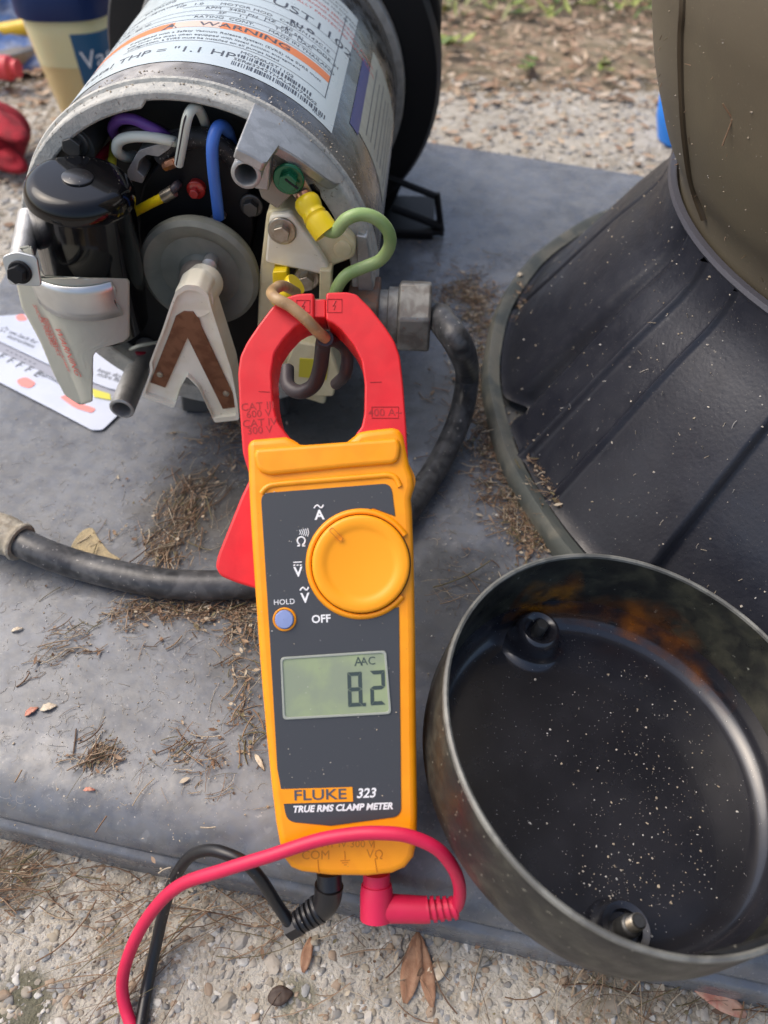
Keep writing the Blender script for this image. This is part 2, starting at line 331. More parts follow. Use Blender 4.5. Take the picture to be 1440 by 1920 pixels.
bm = bmesh.new(); bmesh.ops.create_icosphere(bm, subdivisions=2, radius=1); ICO = np.array([v.co[:] for v in bm.verts]); bm.faces.ensure_lookup_table(); ICF = np.array([[v.index for v in f.verts] for f in bm.faces]); bm.free()
bm = bmesh.new(); bmesh.ops.create_icosphere(bm, subdivisions=2, radius=1); ICO2 = np.array([v.co[:] for v in bm.verts]); ICF2 = np.array([[v.index for v in f.verts] for f in bm.faces]); bm.free()
def rock(base=ICO, j=.22):
    a = RNG.rand(3) * 6; d = 1 + j * np.sin(base @ (RNG.randn(3) * 1.6) + a[0]) + j * .6 * np.sin(base @ (RNG.randn(3) * 3) + a[1]); v = base * d[:, None]
    for _ in range(7):                      # chip flat faces off the stone
        nn = RNG.randn(3); nn /= np.linalg.norm(nn); k = v @ nn; lim = .5 + RNG.rand() * .3; v = v - np.maximum(k - lim, 0)[:, None] * nn
    return v * 1.15 * (1 + (RNG.rand(3) - .5) * .7)
VAR = [rock(j=.34) for _ in range(14)]
def pebbles(P, R, flat=.5):
    n = len(P); V = np.zeros((n, 42, 3)); ang = RNG.rand(n) * 6.28
    for i in range(n):
        v = VAR[i % 14]; c, s_ = math.cos(ang[i]), math.sin(ang[i])
        V[i, :, 0] = P[i, 0] + R[i] * (v[:, 0] * c - v[:, 1] * s_); V[i, :, 1] = P[i, 1] + R[i] * (v[:, 0] * s_ + v[:, 1] * c); V[i, :, 2] = P[i, 2] + R[i] * flat * v[:, 2]
    F = (ICF[None] + (np.arange(n) * 42)[:, None, None]).reshape(-1, 3); return V.reshape(-1, 3), F
def visible_on(z, n, x0, x1, y0, y1):      # scatter inside a pixel window, on the plane z
    out = []
    while len(out) < n:
        p = at_z(x0 + RNG.rand() * (x1 - x0), y0 + RNG.rand() * (y1 - y0), z); out.append(p)
    return np.array(out)
# near strip of exposed aggregate, in the open in front of the pad
n = 300; P = np.c_[RNG.rand(n) * 330 - 180, 2 + RNG.rand(n) * 92, np.full(n, -40.)]
Rr_ = 1.3 + RNG.rand(n) ** 4 * 2.2
big = []
for i in range(n):                          # the 300 largest stones are parts of their own
    if all((P[i, 0] - q[0]) ** 2 + (P[i, 1] - q[1]) ** 2 > (Rr_[i] + q[2]) ** 2 * .8 for q in big): big.append((P[i, 0], P[i, 1], Rr_[i]))
pmesh = []
for k in range(10):
    v = rock(ICO, .25); me = bpy.data.meshes.new('pebble'); me.from_pydata((v * S).tolist(), [], ICF.tolist()); me.materials.append(M['pebble']); me.polygons.foreach_set('use_smooth', [False] * len(ICF)); pmesh.append(me)
for i, (x, y, r) in enumerate(big):
    o = bpy.data.objects.new('pebble', pmesh[i % 10]); sc.collection.objects.link(o); o.parent = slab
    o.location = ((x) * S, (y) * S, (0.1 * r) * S); o.scale = (r, r * (.7 + RNG.rand() * .4), r * .6); o.rotation_euler = (0, 0, RNG.rand() * 6.28)
n = 22000; P = np.c_[RNG.rand(n) * 380 - 200, -12 + RNG.rand(n) * 118, -40.0 - RNG.rand(n) * .9]; R_ = .3 + RNG.rand(n) ** 3.2 * 1.8
V, F = pebbles(P, R_); npmesh('aggregate', V, F, M['pebble'], (0, 0, -40), parent=slab)
# coarser, blurred stones behind the pad and beside it
n = 5200; P = np.r_[np.c_[RNG.rand(n) * 900 - 420, 560 + RNG.rand(n) * 380, np.full(n, -40.)], np.c_[-290 - RNG.rand(2600) * 330, 420 + RNG.rand(2600) * 520, np.full(2600, -40.)]]
R_ = 1.2 + RNG.rand(len(P)) ** 2 * 3; V, F = pebbles(P, R_); npmesh('aggregate_far', V, F, M['pebble'], (0, 0, -40), parent=slab)

def leaves(P, L, W, curl, tilt=.5):
    n = len(P); prof = [(-.5, .12), (-.2, .9), (.15, 1), (.5, .06)]; V = np.zeros((n, 12, 3)); a = RNG.rand(n) * 6.28; tz = (RNG.rand(n) - .5) * tilt
    for i in range(n):
        k = 0; c, s_ = math.cos(a[i]), math.sin(a[i]); cu = curl * (RNG.rand() - .3)
        for (t, ww) in prof:
            for q in (-1, 0, 1):
                x = t * L[i]; y = q * ww * W[i] * .5 + .1 * L[i] * t * t; z = abs(q) * cu * W[i] + x * tz[i] + abs(t) * cu * L[i] * .6
                V[i, k] = (P[i, 0] + x * c - y * s_, P[i, 1] + x * s_ + y * c, P[i, 2] + z); k += 1
    q = [(r * 3 + c, r * 3 + c + 1, r * 3 + c + 4, r * 3 + c + 3) for r in range(3) for c in range(2)]
    F = (np.array(q)[None] + (np.arange(n) * 12)[:, None, None]).reshape(-1, 4); return V.reshape(-1, 3), F
n = 5200; n = 8000; P = np.c_[RNG.rand(n) * 1300 - 420, 860 + RNG.rand(n) ** .9 * 700, -41 + RNG.rand(n) * 5]
V, F = leaves(P, 4 + RNG.rand(n) ** 2 * 22, 3 + RNG.rand(n) ** 2 * 8, .35); npmesh('leaf_litter', V, F, M['leaf'], (100, 1200, -42), label='brown dead leaf litter strewn on the soil beyond the pad', cat='leaf litter')
n = 420; P = np.c_[RNG.rand(n) * 900 - 420, 600 + RNG.rand(n) * 290, -38 + RNG.rand(n) * 2]
V, F = leaves(P, 5 + RNG.rand(n) * 11, 3 + RNG.rand(n) * 5, .3); npmesh('leaf_scraps', V, F, M['leaf'], (0, 750, -38), label='brown leaf scraps scattered on the pale concrete behind the pad', cat='leaf litter')
n = 900; P = np.c_[RNG.rand(n) * 700 - 60, 1130 + RNG.rand(n) * 330, -38 + RNG.rand(n) * 14]
V, F = leaves(P, 10 + RNG.rand(n) * 22, 3 + RNG.rand(n) * 7, .6, 1.6); npmesh('weeds', V, F, M['green'], (200, 1300, -40), label='low green weeds growing through the leaf litter at the back', cat='weeds')
for i, (px, py, s_) in enumerate([(840, 88, 26), (990, 132, 20), (1132, 133, 18)]):
    p = at_z(px, py, -36); m4 = 7; PP = np.array([p + np.array([RNG.randn() * s_ * .3, RNG.randn() * s_ * .3, 2 + RNG.rand() * 6]) for _ in range(m4)])
    V, F = leaves(PP, np.full(m4, s_ * .8), np.full(m4, s_ * .45), .4, 1)
    o = npmesh('weed_sprig', V, F, M['green'], p, kind=None); o['group'] = 'yellow-green weed sprigs in the litter'
    tag(o, ['yellow-green weed sprig in the litter nearest the black pump body', 'small yellow-green weed sprig in the middle of the leaf litter', 'yellow-green weed sprig in the litter nearest the tan tank'][i], 'weed')

# ------------------------------------------------------------------ equipment pad
PADM = thing('equipment_pad', (0, 400, -40), 'grey weathered plastic equipment pad with rounded lip under motor and tank', 'pad')
def pad_line():
    cs = [(-560, 188), (560, -36), (470, 548), (-262, 806), (-300, 136.2)]
    return cs
def pad_mesh():
    # outline walked round; the near edge carries the lip profile
    prof = [(-34, 0), (-24, -.3), (-16, -1.6), (-9, -4.5), (-4, -9), (-1.5, -14), (-1.2, -16.5), (-2.4, -17.6), (-2.2, -18.6), (.5, -19.4), (1.6, -21), (1.8, -24), (1.8, -40)]
    A0 = np.array([-290., 133.6]); B0 = np.array([470., -18.4])
    n1 = (B0 - A0) / np.linalg.norm(B0 - A0); out = np.array([n1[1], -n1[0]])
    if out[1] > 0: out = -out
    nx = 150; v = []; f = []
    for k, (d, z) in enumerate(prof):
        for i in range(nx + 1):
            p = A0 + (B0 - A0) * i / nx + out * (d + .5 * math.sin(i * .21) * (z < -1)); v.append((p[0], p[1], z + .25 * math.sin(i * .13 + k)))
    m = nx + 1
    for k in range(len(prof) - 1):
        for i in range(nx): f.append((k * m + i, k * m + i + 1, (k + 1) * m + i + 1, (k + 1) * m + i))
    # top sheet from the far edge to the first profile row
    FL = np.array([-262., 800]); FR = np.array([500., 533]); ny = 60; b = len(v)
    for j in range(ny + 1):
        for i in range(nx + 1):
            t = j / ny; near = np.array(v[i][:2]); far = FL + (FR - FL) * i / nx; p = near + (far - near) * t
            h = (v[i][2]) * (1 - t) if j < 3 else 0
            if j == 0: h = v[i][2]
            h += -.5 + .5 * math.cos(p[0] / 60) * math.cos(p[1] / 75) if 3 < j < ny else 0
            v.append((p[0], p[1], h))
    for j in range(ny):
        for i in range(nx): f.append((b + j * m + i, b + j * m + i + 1, b + (j + 1) * m + i + 1, b + (j + 1) * m + i))
    for (c0, cn) in ((0, [b + j * m for j in range(ny + 1)]), (1, [b + j * m + nx for j in range(ny + 1)]), (2, [b + ny * m + i for i in range(nx + 1)])):
        s0 = len(v); v += [(v[q][0], v[q][1], -40) for q in cn]
        for i in range(len(cn) - 1): f.append((cn[i], cn[i + 1], s0 + i + 1, s0 + i))
    return v, f
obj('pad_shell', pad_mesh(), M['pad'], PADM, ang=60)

# ================================================================== FILTER TANK (right)
TF = Frame((318, 348, 0), (1, 0, 0), (0, 1, 0))
tank = thing('filter_tank', (318, 348, 0), 'tan filter tank on its flared black ribbed base at the right edge', 'tank')
def cone_rf(a, z):
    d = math.degrees(a) % 360
    if d > 180: d -= 360
    def bmp(c, w_): return math.exp(-(((d - c + 180) % 360 - 180) / w_) ** 2)
    def stp(c, w_): return 1 / (1 + math.exp(-max(-50, min(50, ((d - c + 180) % 360 - 180) / w_))))
    k = 1 - min(1, max(0, (z - 8) / 112)) * .85
    h = -12 * bmp(-177, 1.0 + .7 * k) * (.12 + .88 * k) + 4.5 * bmp(-168.2, .6) + 2.8 * bmp(-160.2, .35) - 8 * stp(-144.7, .12) * (.4 + .6 * k) - 5 * bmp(158.8, .6) * k
    return 1 + h / 220
prof = [(247, 7.5), (244, 9), (241, 13), (235.8, 21), (230.6, 29), (225.3, 37), (220.1, 45), (209.8, 61), (204.6, 69), (199.4, 77), (193.7, 85), (187.5, 93), (181.5, 101), (177.3, 109), (175.6, 116), (175, 120)]
a0, a1 = math.radians(100), math.radians(300); prof_base = prof
rim_ = obj('tank_base', lathe(TF, prof, 700, a0, a1, caps=False, rf=cone_rf), M['base'], tank, ang=70)
obj('base_rim', lathe(TF, [(175, 119.5), (176.3, 121.5), (175.4, 123.4), (172.5, 123.6), (170.6, 121), (170, 112)], 160, a0, a1, caps=False), mat('base_rim_scuffed', (.07, .07, .085), .4, bump=(1, .4, .2)), tank)
obj('base_flange', lathe(TF, [(248, 8), (249.5, 8.6), (252, 10.5), (255, 11.5), (257.5, 9), (258.4, 5), (258.4, -.8)], 200, a0, a1, caps=False, rf=lambda a, z: 1 + .0012 * math.sin(a * 23)), M['flange'], tank, ang=60)
tprof = [(150, 92), (166, 106), (170.5, 122), (176, 136), (184, 148), (190, 160), (195.5, 172), (200, 184), (203.6, 196), (207, 208), (210, 220), (212.5, 240), (214, 280), (214, 520), (190, 580), (120, 625), (30, 640)]
obj('tank_body', lathe(TF, crom(np.array(tprof), 4), 180), M['tank'], tank, ang=60)
def tank_r(z): return float(np.interp(z, [q[1] for q in tprof], [q[0] for q in tprof]))
def hit_tank(px, py):
    d = ray(px, py)
    for t in np.arange(150, 700, .7):
        P = CAM + d * t
        if P[2] < 90: return None
        if math.hypot(P[0] - 318, P[1] - 348) < tank_r(P[2]): return P
sp = [hit_tank(*q) for q in [(1283, 2), (1280, 60), (1279, 120), (1281, 200), (1286, 260), (1294, 320), (1305, 365), (1322, 410)]]
sp = [p for p in sp if p is not None]
top = sp[0] + (sp[0] - sp[1]) * 1.2; ext = [np.array([sp[0][0] - 2, sp[0][1] + 8, sp[0][2] + 25]), sp[0]]
def on_tank(p): v = p[:2] - np.array([318, 348]); r = tank_r(p[2]) - .2; v = v / np.linalg.norm(v) * r; return np.array([318 + v[0], 348 + v[1], p[2]])
ext = [on_tank(np.array([sp[0][0] - 6, sp[0][1] + 14, 300])), on_tank(np.array([sp[0][0] - 3, sp[0][1] + 7, 240]))] + [on_tank(p) for p in sp]
obj('moulding_seam', tube(ext, 2.0, 8, 8), M['seam'], tank)
# rubbish on the flange and base: needles etc. are added with the debris

# ================================================================== MOTOR
YW = math.radians(3.5); MO = np.array([-87, 337, 104.])
MR = np.array([math.cos(YW), -math.sin(YW), 0]); MA = np.array([math.sin(YW), math.cos(YW), 0])
BF = Frame(MO, MR, (0, 0, 1))               # x right, y up, z towards the camera
motor = thing('pump_motor', (-87, 430, 0), 'silver pump motor lying on the pad with its wiring end open', 'motor')
RS = 83.5
obj('shell', lathe(BF, [(79, 0), (RS - .6, 0), (RS, -1), (RS, -206), (RS - 2, -208), (60, -208)], 128, caps=False), M['shell'], motor)
obj('rear_ring', lathe(BF, [(RS, -203), (87.5, -204), (88.2, -206), (88.2, -213), (86, -215), (60, -215)], 128, caps=False), M['alu'], motor)
# end bell: ring with inner lip of changing width, extension arms, dark floor
def inner_r(a):
    d = math.degrees(a) % 360
    if d < 35 or d > 320: return 72.5
    if 35 <= d < 62: return 74
    if 62 <= d < 97: return 79.3
    if 97 <= d < 170: return 76.5
    return 73
n = 180; out = circle(RS - .2, n); inn = [(inner_r(2 * math.pi * i / n) * math.cos(2 * math.pi * i / n), inner_r(2 * math.pi * i / n) * math.sin(2 * math.pi * i / n)) for i in range(n)]
obj('bell_ring', ringprism(BF, out, inn, .3, 12), M['aludusty'], motor, bevel=1.0)
obj('bell_bead', lathe(BF, [(RS - .4, .2), (84.6, .6), (85, 1.6), (84.6, 2.8), (RS - .4, 3.4)], 140, caps=False), M['aludusty'], motor)
obj('bell_cavity', lathe(BF, [(79, 11), (78.9, 0), (78, -31), (1, -31.5)], 96, caps=False), M['aludark'], motor)  # casting grey darkened here to paint in the shade of the recess
def arc_seg(a0, a1, r0, r1, z0, z1, k=20):
    A = [math.radians(a0 + (a1 - a0) * i / k) for i in range(k + 1)]
    return prism(BF, [(r1 * math.cos(a), r1 * math.sin(a)) for a in A] + [(r0 * math.cos(a), r0 * math.sin(a)) for a in reversed(A)], z0, z1)
# upper right arm of the casting: outer skin reaching forward to the boss
A = [(66, 43.5), (57.6, 43.5), (56.4, 31), (56, 26), (50, 24), (44, 22), (40, 20), (36, 16), (34, 11)]
def clampr(L, rm):
    return [(a * min(1, rm / math.hypot(a, b)), b * min(1, rm / math.hypot(a, b))) for a, b in L]
def arm():
    v = []; f = []
    k = 66
    for i in range(k + 1):
        a = 66 - 33 * i / k; zf = np.interp(-a, [-q[0] for q in A], [q[1] for q in A]); c, s_ = math.cos(math.radians(a)), math.sin(math.radians(a))
        for (r, z) in ((RS + .15, 3), (RS - .2, zf), (RS - 4.5, zf), (RS - 9, 3)): v.append(BF.pt(r * c, r * s_, z))
    for i in range(k):
        for j in range(4): f.append((i * 4 + j, i * 4 + (j + 1) % 4, (i + 1) * 4 + (j + 1) % 4, (i + 1) * 4 + j))
    f += [(0, 1, 2, 3), (k * 4, k * 4 + 1, k * 4 + 2, k * 4 + 3)]
    return v, f
obj('casting_arm', arm(), M['alu'], motor, bevel=.7)
def sleeve(cx, cy, z0, z1, ro, ri, name, m):
    o = obj(name, lathe(Frame(BF.pt(cx, cy, 0), BF.x, BF.y), [(ri, z0), (ro, z0), (ro, z1 - .5), (ro - .6, z1), (ri + .3, z1), (ri, z1 - .6), (ri, z1 - 16)], 40, caps=False), m, motor)
    obj('bore', lathe(Frame(BF.pt(cx, cy, 0), BF.x, BF.y), [(ri, z1 - 15.8), (.1, z1 - 15.8)], 24, caps=False), M['void'], o); return o
bx, by = BF.on(461, 328, 43); sleeve(bx, by, 5, 43, 5.9, 4.1, 'through_sleeve', M['alu'])
bx2, by2 = BF.on(228, 768, 42); sleeve(bx2, by2, -10, 42, 6.4, 4.6, 'through_sleeve', M['alu'])
# web joining the upper boss to the arm
obj('boss_web', prism(BF, clampr(BF.onl([(470, 318), (520, 270), (505, 355), (478, 350)], 26), 79), 6, 28), M['alu'], motor, bevel=.8)
# plate with the ground screw
pl = rounded(clampr(BF.onl([(482, 345), (518, 266), (604, 322), (590, 345), (562, 352), (520, 392), (490, 372)], 20), 79.5), 1)
gp = obj('ground_plate', prism(BF, pl, 6, 20), mat('ground_plate', (.3, .27, .22), .55, .5, bump=(1, .4, .2)), motor, bevel=.8)
x_, y_ = BF.on(507, 322, 20); obj('lettering', text('GRND', 4.2, BF, x_, y_, 20.1, rot=1.15, ext=.25), M['alu'], gp)
x_, y_ = BF.on(541, 303, 20); obj('lettering', text('G', 4.2, BF, x_, y_, 20.1, rot=-.3, ext=.25), M['alu'], gp)
x_, y_ = BF.on(542, 333, 24); a, b = bolt(BF, x_, y_, 24.5, 6.6, 4.1, 1.6, 3.2)
gs = obj('ground_screw', join(a, b), M['gscrew'], motor, bevel=.3)
obj('screw_slot', prism(Frame(BF.pt(x_, y_, 0), (math.cos(-.7), 0, math.sin(-.7)), (0, 0, 1)), [(-3.2, -.45), (3.2, -.45), (3.2, .45), (-3.2, .45)], 28.9, 29.45), M['void'], gs)
lug = obj('ring_lug', prism(BF, rounded(BF.onl([(535, 350), (570, 330), (582, 352), (592, 375), (570, 388), (548, 362)], 23.5), 1.5), 23, 24.4), M['steel'], motor, bevel=.2)
# yellow crimp sleeve
c0 = BF.pt(*BF.on(572, 372, 25), 25); c1 = BF.pt(*BF.on(585, 397, 29), 29); c2 = BF.pt(*BF.on(600, 420, 33), 33); c3 = BF.pt(*BF.on(612, 437, 35), 35)
obj('crimp_sleeve', tube([c0, c0 * .6 + c1 * .4, c1, c1 * .4 + c2 * .6, c2, c3], lambda t: 4.7 + .9 * abs(math.sin(t * 7.5)) * (t < .55) + (1.0 if t > .6 else 0) * 1, 20, 5), M['yellow'], motor)
obj('strands', tube([c0 + (c0 - c1) * .3, c0 + (c1 - c0) * .1], 3.6, 12), M['brightcopper'], motor)
def bp(px, py, z): return BF.pt(*BF.on(px, py, z), z)
obj('green_wire', tube([bp(605, 428, 34), bp(628, 434, 36), bp(648, 412, 37), bp(676, 402, 36), bp(706, 410, 35), bp(728, 434, 34), bp(730, 462, 32), bp(712, 488, 31), bp(680, 502, 32), bp(650, 516, 34), bp(632, 540, 34), bp(622, 575, 30)], 2.75, 16), M['gwire'], motor)
# big bolts in the ring
for (px, py, z, r) in ((140, 268, 8, 6.2), (608, 338, 4, 5.6), (472, 384, 2, 5.4)):
    x_, y_ = BF.on(px, py, z); a, b = bolt(BF, x_, y_, z, r, r * .68, 1.4, 3.6); obj('hex_bolt', join(a, b), M['darksteel'], motor, bevel=.3)
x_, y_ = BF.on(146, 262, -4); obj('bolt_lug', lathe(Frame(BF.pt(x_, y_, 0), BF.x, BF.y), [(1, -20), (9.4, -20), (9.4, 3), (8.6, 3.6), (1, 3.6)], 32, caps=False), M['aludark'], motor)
# dark overload plate and cast hook in front of the cavity
dark = smooth_closed(BF.onl([(262, 372), (285, 322), (318, 288), (360, 275), (410, 285), (452, 320), (470, 380), (472, 450), (440, 520), (300, 530), (262, 470)], 2), 4)
obj('stator_shade', prism(BF, smooth_closed(BF.onl([(225, 400), (262, 330), (330, 300), (430, 300), (560, 380), (650, 430), (672, 560), (600, 690), (440, 720), (300, 690), (238, 560)], -12), 4), -28, -12), M['void'], motor)  # near-black block paints in the darkness of the cavity behind the disc
obj('stator_plate', prism(BF, dark, -18, 1), M['black'], motor, bevel=1)
obj('plate_rim', tube([bp(300, 296, 0), bp(328, 270, 0), bp(362, 258, 0), bp(395, 262, 0), bp(428, 284, 0), bp(446, 306, 0)], 4.4, 12), M['blackdusty'], motor)
hook = rounded(BF.onl([(240, 318), (254, 292), (262, 280), (292, 270), (330, 262), (318, 278), (298, 292), (276, 288), (262, 300), (258, 318), (272, 330), (268, 342), (240, 334)], 6), .8)
obj('cast_hook', prism(BF, hook, -6, 7), M['alu'], motor, bevel=1)
# lamp, solder tab
x_, y_ = BF.on(368, 355, 3); obj('red_terminal', join(lathe(Frame(BF.pt(x_, y_, 0), BF.x, BF.y), [(.1, 0), (4.2, 0), (4.2, 4), (3, 4.4), (.1, 4.4)], 24, caps=False), prism(Frame(BF.pt(x_ - .5, y_ - .5, 0), BF.x, BF.y), circle(2.3, 6), 4, 7)), M['redneon'], motor, bevel=.3)
x_, y_ = BF.on(408, 407, 4); obj('spade_terminal', prism(Frame(BF.pt(x_, y_, 0), (math.cos(.5), 0, math.sin(.5)), (0, 0, 1)), [(-3.6, -1.6), (3.6, -1.6), (3.6, 1.6), (-3.6, 1.6)], 2, 6), M['steel'], motor, bevel=.3)
for (name, m, r, pts) in (
    ('purple_wire', 'purple', 2.5, [(224, 268, -12), (211, 242, -2), (224, 224, 4), (250, 224, 5), (275, 235, 5), (300, 248, 3), (325, 264, -6)]),
    ('black_wire', 'dwire', 2.2, [(215, 262, -16), (232, 246, -6), (260, 240, -4), (296, 240, -6), (328, 258, -12)]),
    ('white_wire', 'wwire', 2.5, [(254, 292, -10), (236, 294, -2), (220, 284, 4), (222, 266, 6), (244, 257, 7), (280, 257, 7), (320, 264, 5), (342, 270, -4)]),
    ('white_wire', 'wwire', 2.3, [(335, 308, 6), (342, 270, 9), (350, 226, 11), (358, 207, 9), (368, 202, 6), (378, 214, 0), (388, 240, -8)]),
    ('blue_wire', 'bwire', 2.9, [(410, 408, 7), (406, 370, 9), (400, 320, 12), (398, 275, 12), (404, 246, 9), (414, 236, 5), (426, 244, -2), (434, 266, -10)]),
    ('yellow_wire', 'ywire', 2.1, [(208, 330, 4), (210, 305, 0), (212, 285, -10), (214, 268, -18)]),
    ('red_wire', 'rwire', 2.4, [(168, 322, 4), (182, 300, -2), (200, 284, -12), (212, 272, -18)]),
    ('yellow_wire', 'yellow', 2.3, [(235, 408, 2), (256, 396, 6), (282, 382, 9), (308, 369, 10)]),
    ('black_wire', 'dwire', 2.0, [(308, 369, 10), (320, 360, 10), (332, 347, 8), (334, 345, -4)]),
    ('red_wire', 'rwire', 1.6, [(240, 660, 0), (262, 664, 4), (290, 662, -6)]),
    ('grey_wire', 'wwire', 1.0, [(244, 655, 6), (262, 648, 8), (300, 641, 0)]),
    ('blue_wire', 'bwire', 1.6, [(430, 250, -8), (442, 300, -6), (452, 340, -14)]),
):
    W_ = obj(name, tube([bp(*q) for q in pts], r * .9, 14), M[m], motor)
    if name == 'white_wire' and r == 2.3:
        obj('stripe', tube([bp(q[0] - 4, q[1] + 1, q[2] + 1.7) for q in pts[:4]], .55, 6), M['dwire'], W_)
        obj('bare_end', join(tube([bp(310, 312, 4), bp(330, 304, 6)], 2.2, 8), tube([bp(312, 306, 5), bp(330, 299, 6)], 1.4, 8)), M['brightcopper'], W_)
    if name == 'yellow_wire' and m == 'yellow':
        obj('crimp', tube([bp(306, 370, 10), bp(326, 358, 10)], 2.7, 10), M['steel'], W_)
# actuator disc on the shaft
x0, y0 = BF.on(374, 516, 20); DF = Frame(BF.pt(x0, y0, 0), BF.x, BF.y)
rot = obj('actuator_disc', lathe(DF, [(6, 12), (24, 12), (27, 14), (28, 17), (27.6, 20), (25.5, 21.5), (21.5, 20.6), (18.5, 18.2), (10, 18.4), (8.4, 21), (5, 22), (5, 12)], 72, caps=False), M['disc'], motor)
obj('hub', lathe(DF, [(8.6, 18), (8.4, 26), (6.5, 29), (4, 29.6), (.1, 29.6)], 32, caps=False), mat('hub_plastic', (.2, .17, .14), .35), rot)
obj('shaft', lathe(DF, [(3.6, 10), (3.6, 30.5), (2.8, 31.5), (.1, 31.5)], 24, caps=False), M['steel'], motor)
obj('shaft_collar', lathe(Frame(bp(374, 528, 33), BF.x, BF.y), [(2.2, 0), (4.4, 0), (4.4, 3), (3.6, 3.8), (2.2, 3.8)], 24), M['redneon'], rot)
x_, y_ = BF.on(392, 498, 24); obj('pin', lathe(Frame(BF.pt(x_, y_, 0), BF.x, BF.y), [(3, 18), (3.4, 24), (2, 25), (.1, 25)], 20, caps=False), M['alu'], rot)
# V-shaped start switch
zt = 46
vo = BF.onl([(332, 540), (350, 528), (374, 530), (392, 546), (398, 572), (436, 690), (446, 745), (450, 782), (404, 787), (374, 722), (352, 700), (340, 722), (328, 760), (268, 738), (284, 690), (282, 676), (302, 624), (308, 608), (322, 566)], zt)
sw = thing('x', (0, 0, 0), 'x', 'x') if False else obj('start_switch', prism(BF, rounded(vo, 1.4, 3), zt - 11, zt), M['creamwhite'], motor, bevel=.8)
vc = BF.onl([(330, 592), (345, 583), (362, 584), (374, 598), (378, 612), (440, 745), (446, 762), (418, 766), (352, 632), (310, 726), (282, 716), (318, 625)], zt + .4)
obj('copper_contact', prism(BF, vc, zt + .15, zt + .9), M['copper'], sw, bevel=.15)
for q in ((300, 702), (424, 738)):
    x_, y_ = BF.on(*q, zt + 1); obj('rivet', lathe(Frame(BF.pt(x_, y_, 0), BF.x, BF.y), [(1.7, zt + .8), (1.5, zt + 1.5), (.1, zt + 1.8)], 16, caps=False), M['steel'], sw)
obj('switch_lip', ringprism(BF, rounded(vo, 1.4, 3), [(a * .93 + .07 * np.mean([q[0] for q in vo]), b * .93 + .07 * np.mean([q[1] for q in vo])) for a, b in rounded(vo, 1.4, 3)], zt - .2, zt + 2.2), M['creamwhite'], sw, bevel=.4)
top_ = bp(370, 545, 38); obj('switch_barrel', tube([bp(384, 528, 26), bp(364, 560, 45)], 8.6, 28, sm=False), M['creamwhite'], sw)
# terminal board
tb = rounded(BF.onl([(500, 396), (545, 392), (562, 410), (602, 440), (648, 436), (668, 458), (664, 484), (622, 500), (618, 560), (610, 760), (545, 740), (482, 622), (486, 520)], 18), 2.5)
tbo = obj('terminal_board', prism(BF, tb, 4, 18), M['cream'], motor, bevel=1.2)
obj('board_flap', prism(BF, rounded(BF.onl([(506, 402), (548, 398), (600, 470), (618, 500), (612, 514), (560, 502), (498, 490)], 21), 2), 18, 22.5), M['creamwhite'], tbo, bevel=1)
x_, y_ = BF.on(529, 433, 23); a, b = bolt(BF, x_, y_, 22.6, 6.4, 3.9, 1.2, 3); obj('board_screw', join(a, b), M['steel'], tbo, bevel=.3)
x_, y_ = BF.on(574, 527, 22); a, b = bolt(BF, x_, y_, 18, 6.2, 4, 2, 5); obj('terminal_screw', join(a, b), M['steel'], tbo, bevel=.3)
obj('terminal_recess', prism(BF, BF.onl([(540, 502), (602, 510), (600, 560), (540, 560)], 18.3), 17, 18.25), M['void'], tbo)
obj('rib', prism(BF, rounded(BF.onl([(600, 505), (622, 505), (620, 590), (598, 590)], 24), .8), 18, 25), M['cream'], tbo, bevel=.6)
obj('insulation_block', prism(BF, rounded(BF.onl([(511, 508), (538, 506), (540, 528), (512, 532)], 25), 1), 18, 26), M['yellow'], tbo, bevel=.5)
obj('side_boss', lathe(Frame(bp(642, 466, 18), BF.x, BF.y), [(4, 0), (4, .9), (3.4, 1.2), (.1, 1.2)], 24, caps=False), M['cream'], tbo)
lb = obj('lower_block', prism(BF, rounded(BF.onl([(552, 640), (620, 652), (636, 700), (625, 744), (596, 744), (545, 740), (530, 700)], 26), 1.5), 10, 26), M['cream'], tbo, bevel=1)
obj('brass_tab', prism(BF, BF.onl([(562, 672), (616, 676), (612, 712), (560, 706)], 26.4), 26, 26.6), M['ywire'], lb)
# band of casting on the right of the board
obj('side_bracket', prism(BF, rounded(BF.onl([(668, 440), (688, 444), (702, 560), (672, 560)], 14), 1), 8, 14.5), M['alu'], motor, bevel=.5)
# yellow connector; leads through the jaw are tan, painted dark where shaded
yc = [bp(520, 560, 34), bp(540, 545, 36), bp(556, 532, 36)]
obj('crimp_sleeve', tube(yc, lambda t: 4.6 + .6 * math.sin(t * 9), 18), M['yellow'], motor)
# ------- capacitor and its bracket
KD = 322.; ZT = 139.6; CR = 21.5; CX, CY = at_d(152, 366, KD)[:2] + np.array([-5, -.5])
LN = math.radians(2.5); P0 = at_d(152, 370, KD); zax = np.array([.15, -math.sin(LN), math.cos(LN)]); zax /= np.linalg.norm(zax)
CF = Frame(P0 - zax * (ZT - 8.6), (1, 0, -.15), (0, math.cos(LN), math.sin(LN)))
cap = obj('capacitor', lathe(CF, [(17, 67), (CR - 1, 67.5), (CR, 69), (CR, ZT - 9.5), (CR + .45, ZT - 8.8), (CR + .55, ZT - 8), (CR + .45, ZT - 6), (CR - .4, ZT - 3.2), (CR - 2, ZT - 1.2), (CR - 4, ZT - .2), (CR - 5.4, ZT)], 72), M['cap'], motor)
obj('capacitor_top', lathe(CF, [(CR - 5.4, ZT), (CR - 6.0, ZT - .15), (CR - 6.3, ZT - 1.6), (8, ZT - 1.7), (6.4, ZT - 1.7), (6.2, ZT + .6), (5.8, ZT + .9), (.1, ZT + .9)], 64, caps=False), M['captop'], cap)
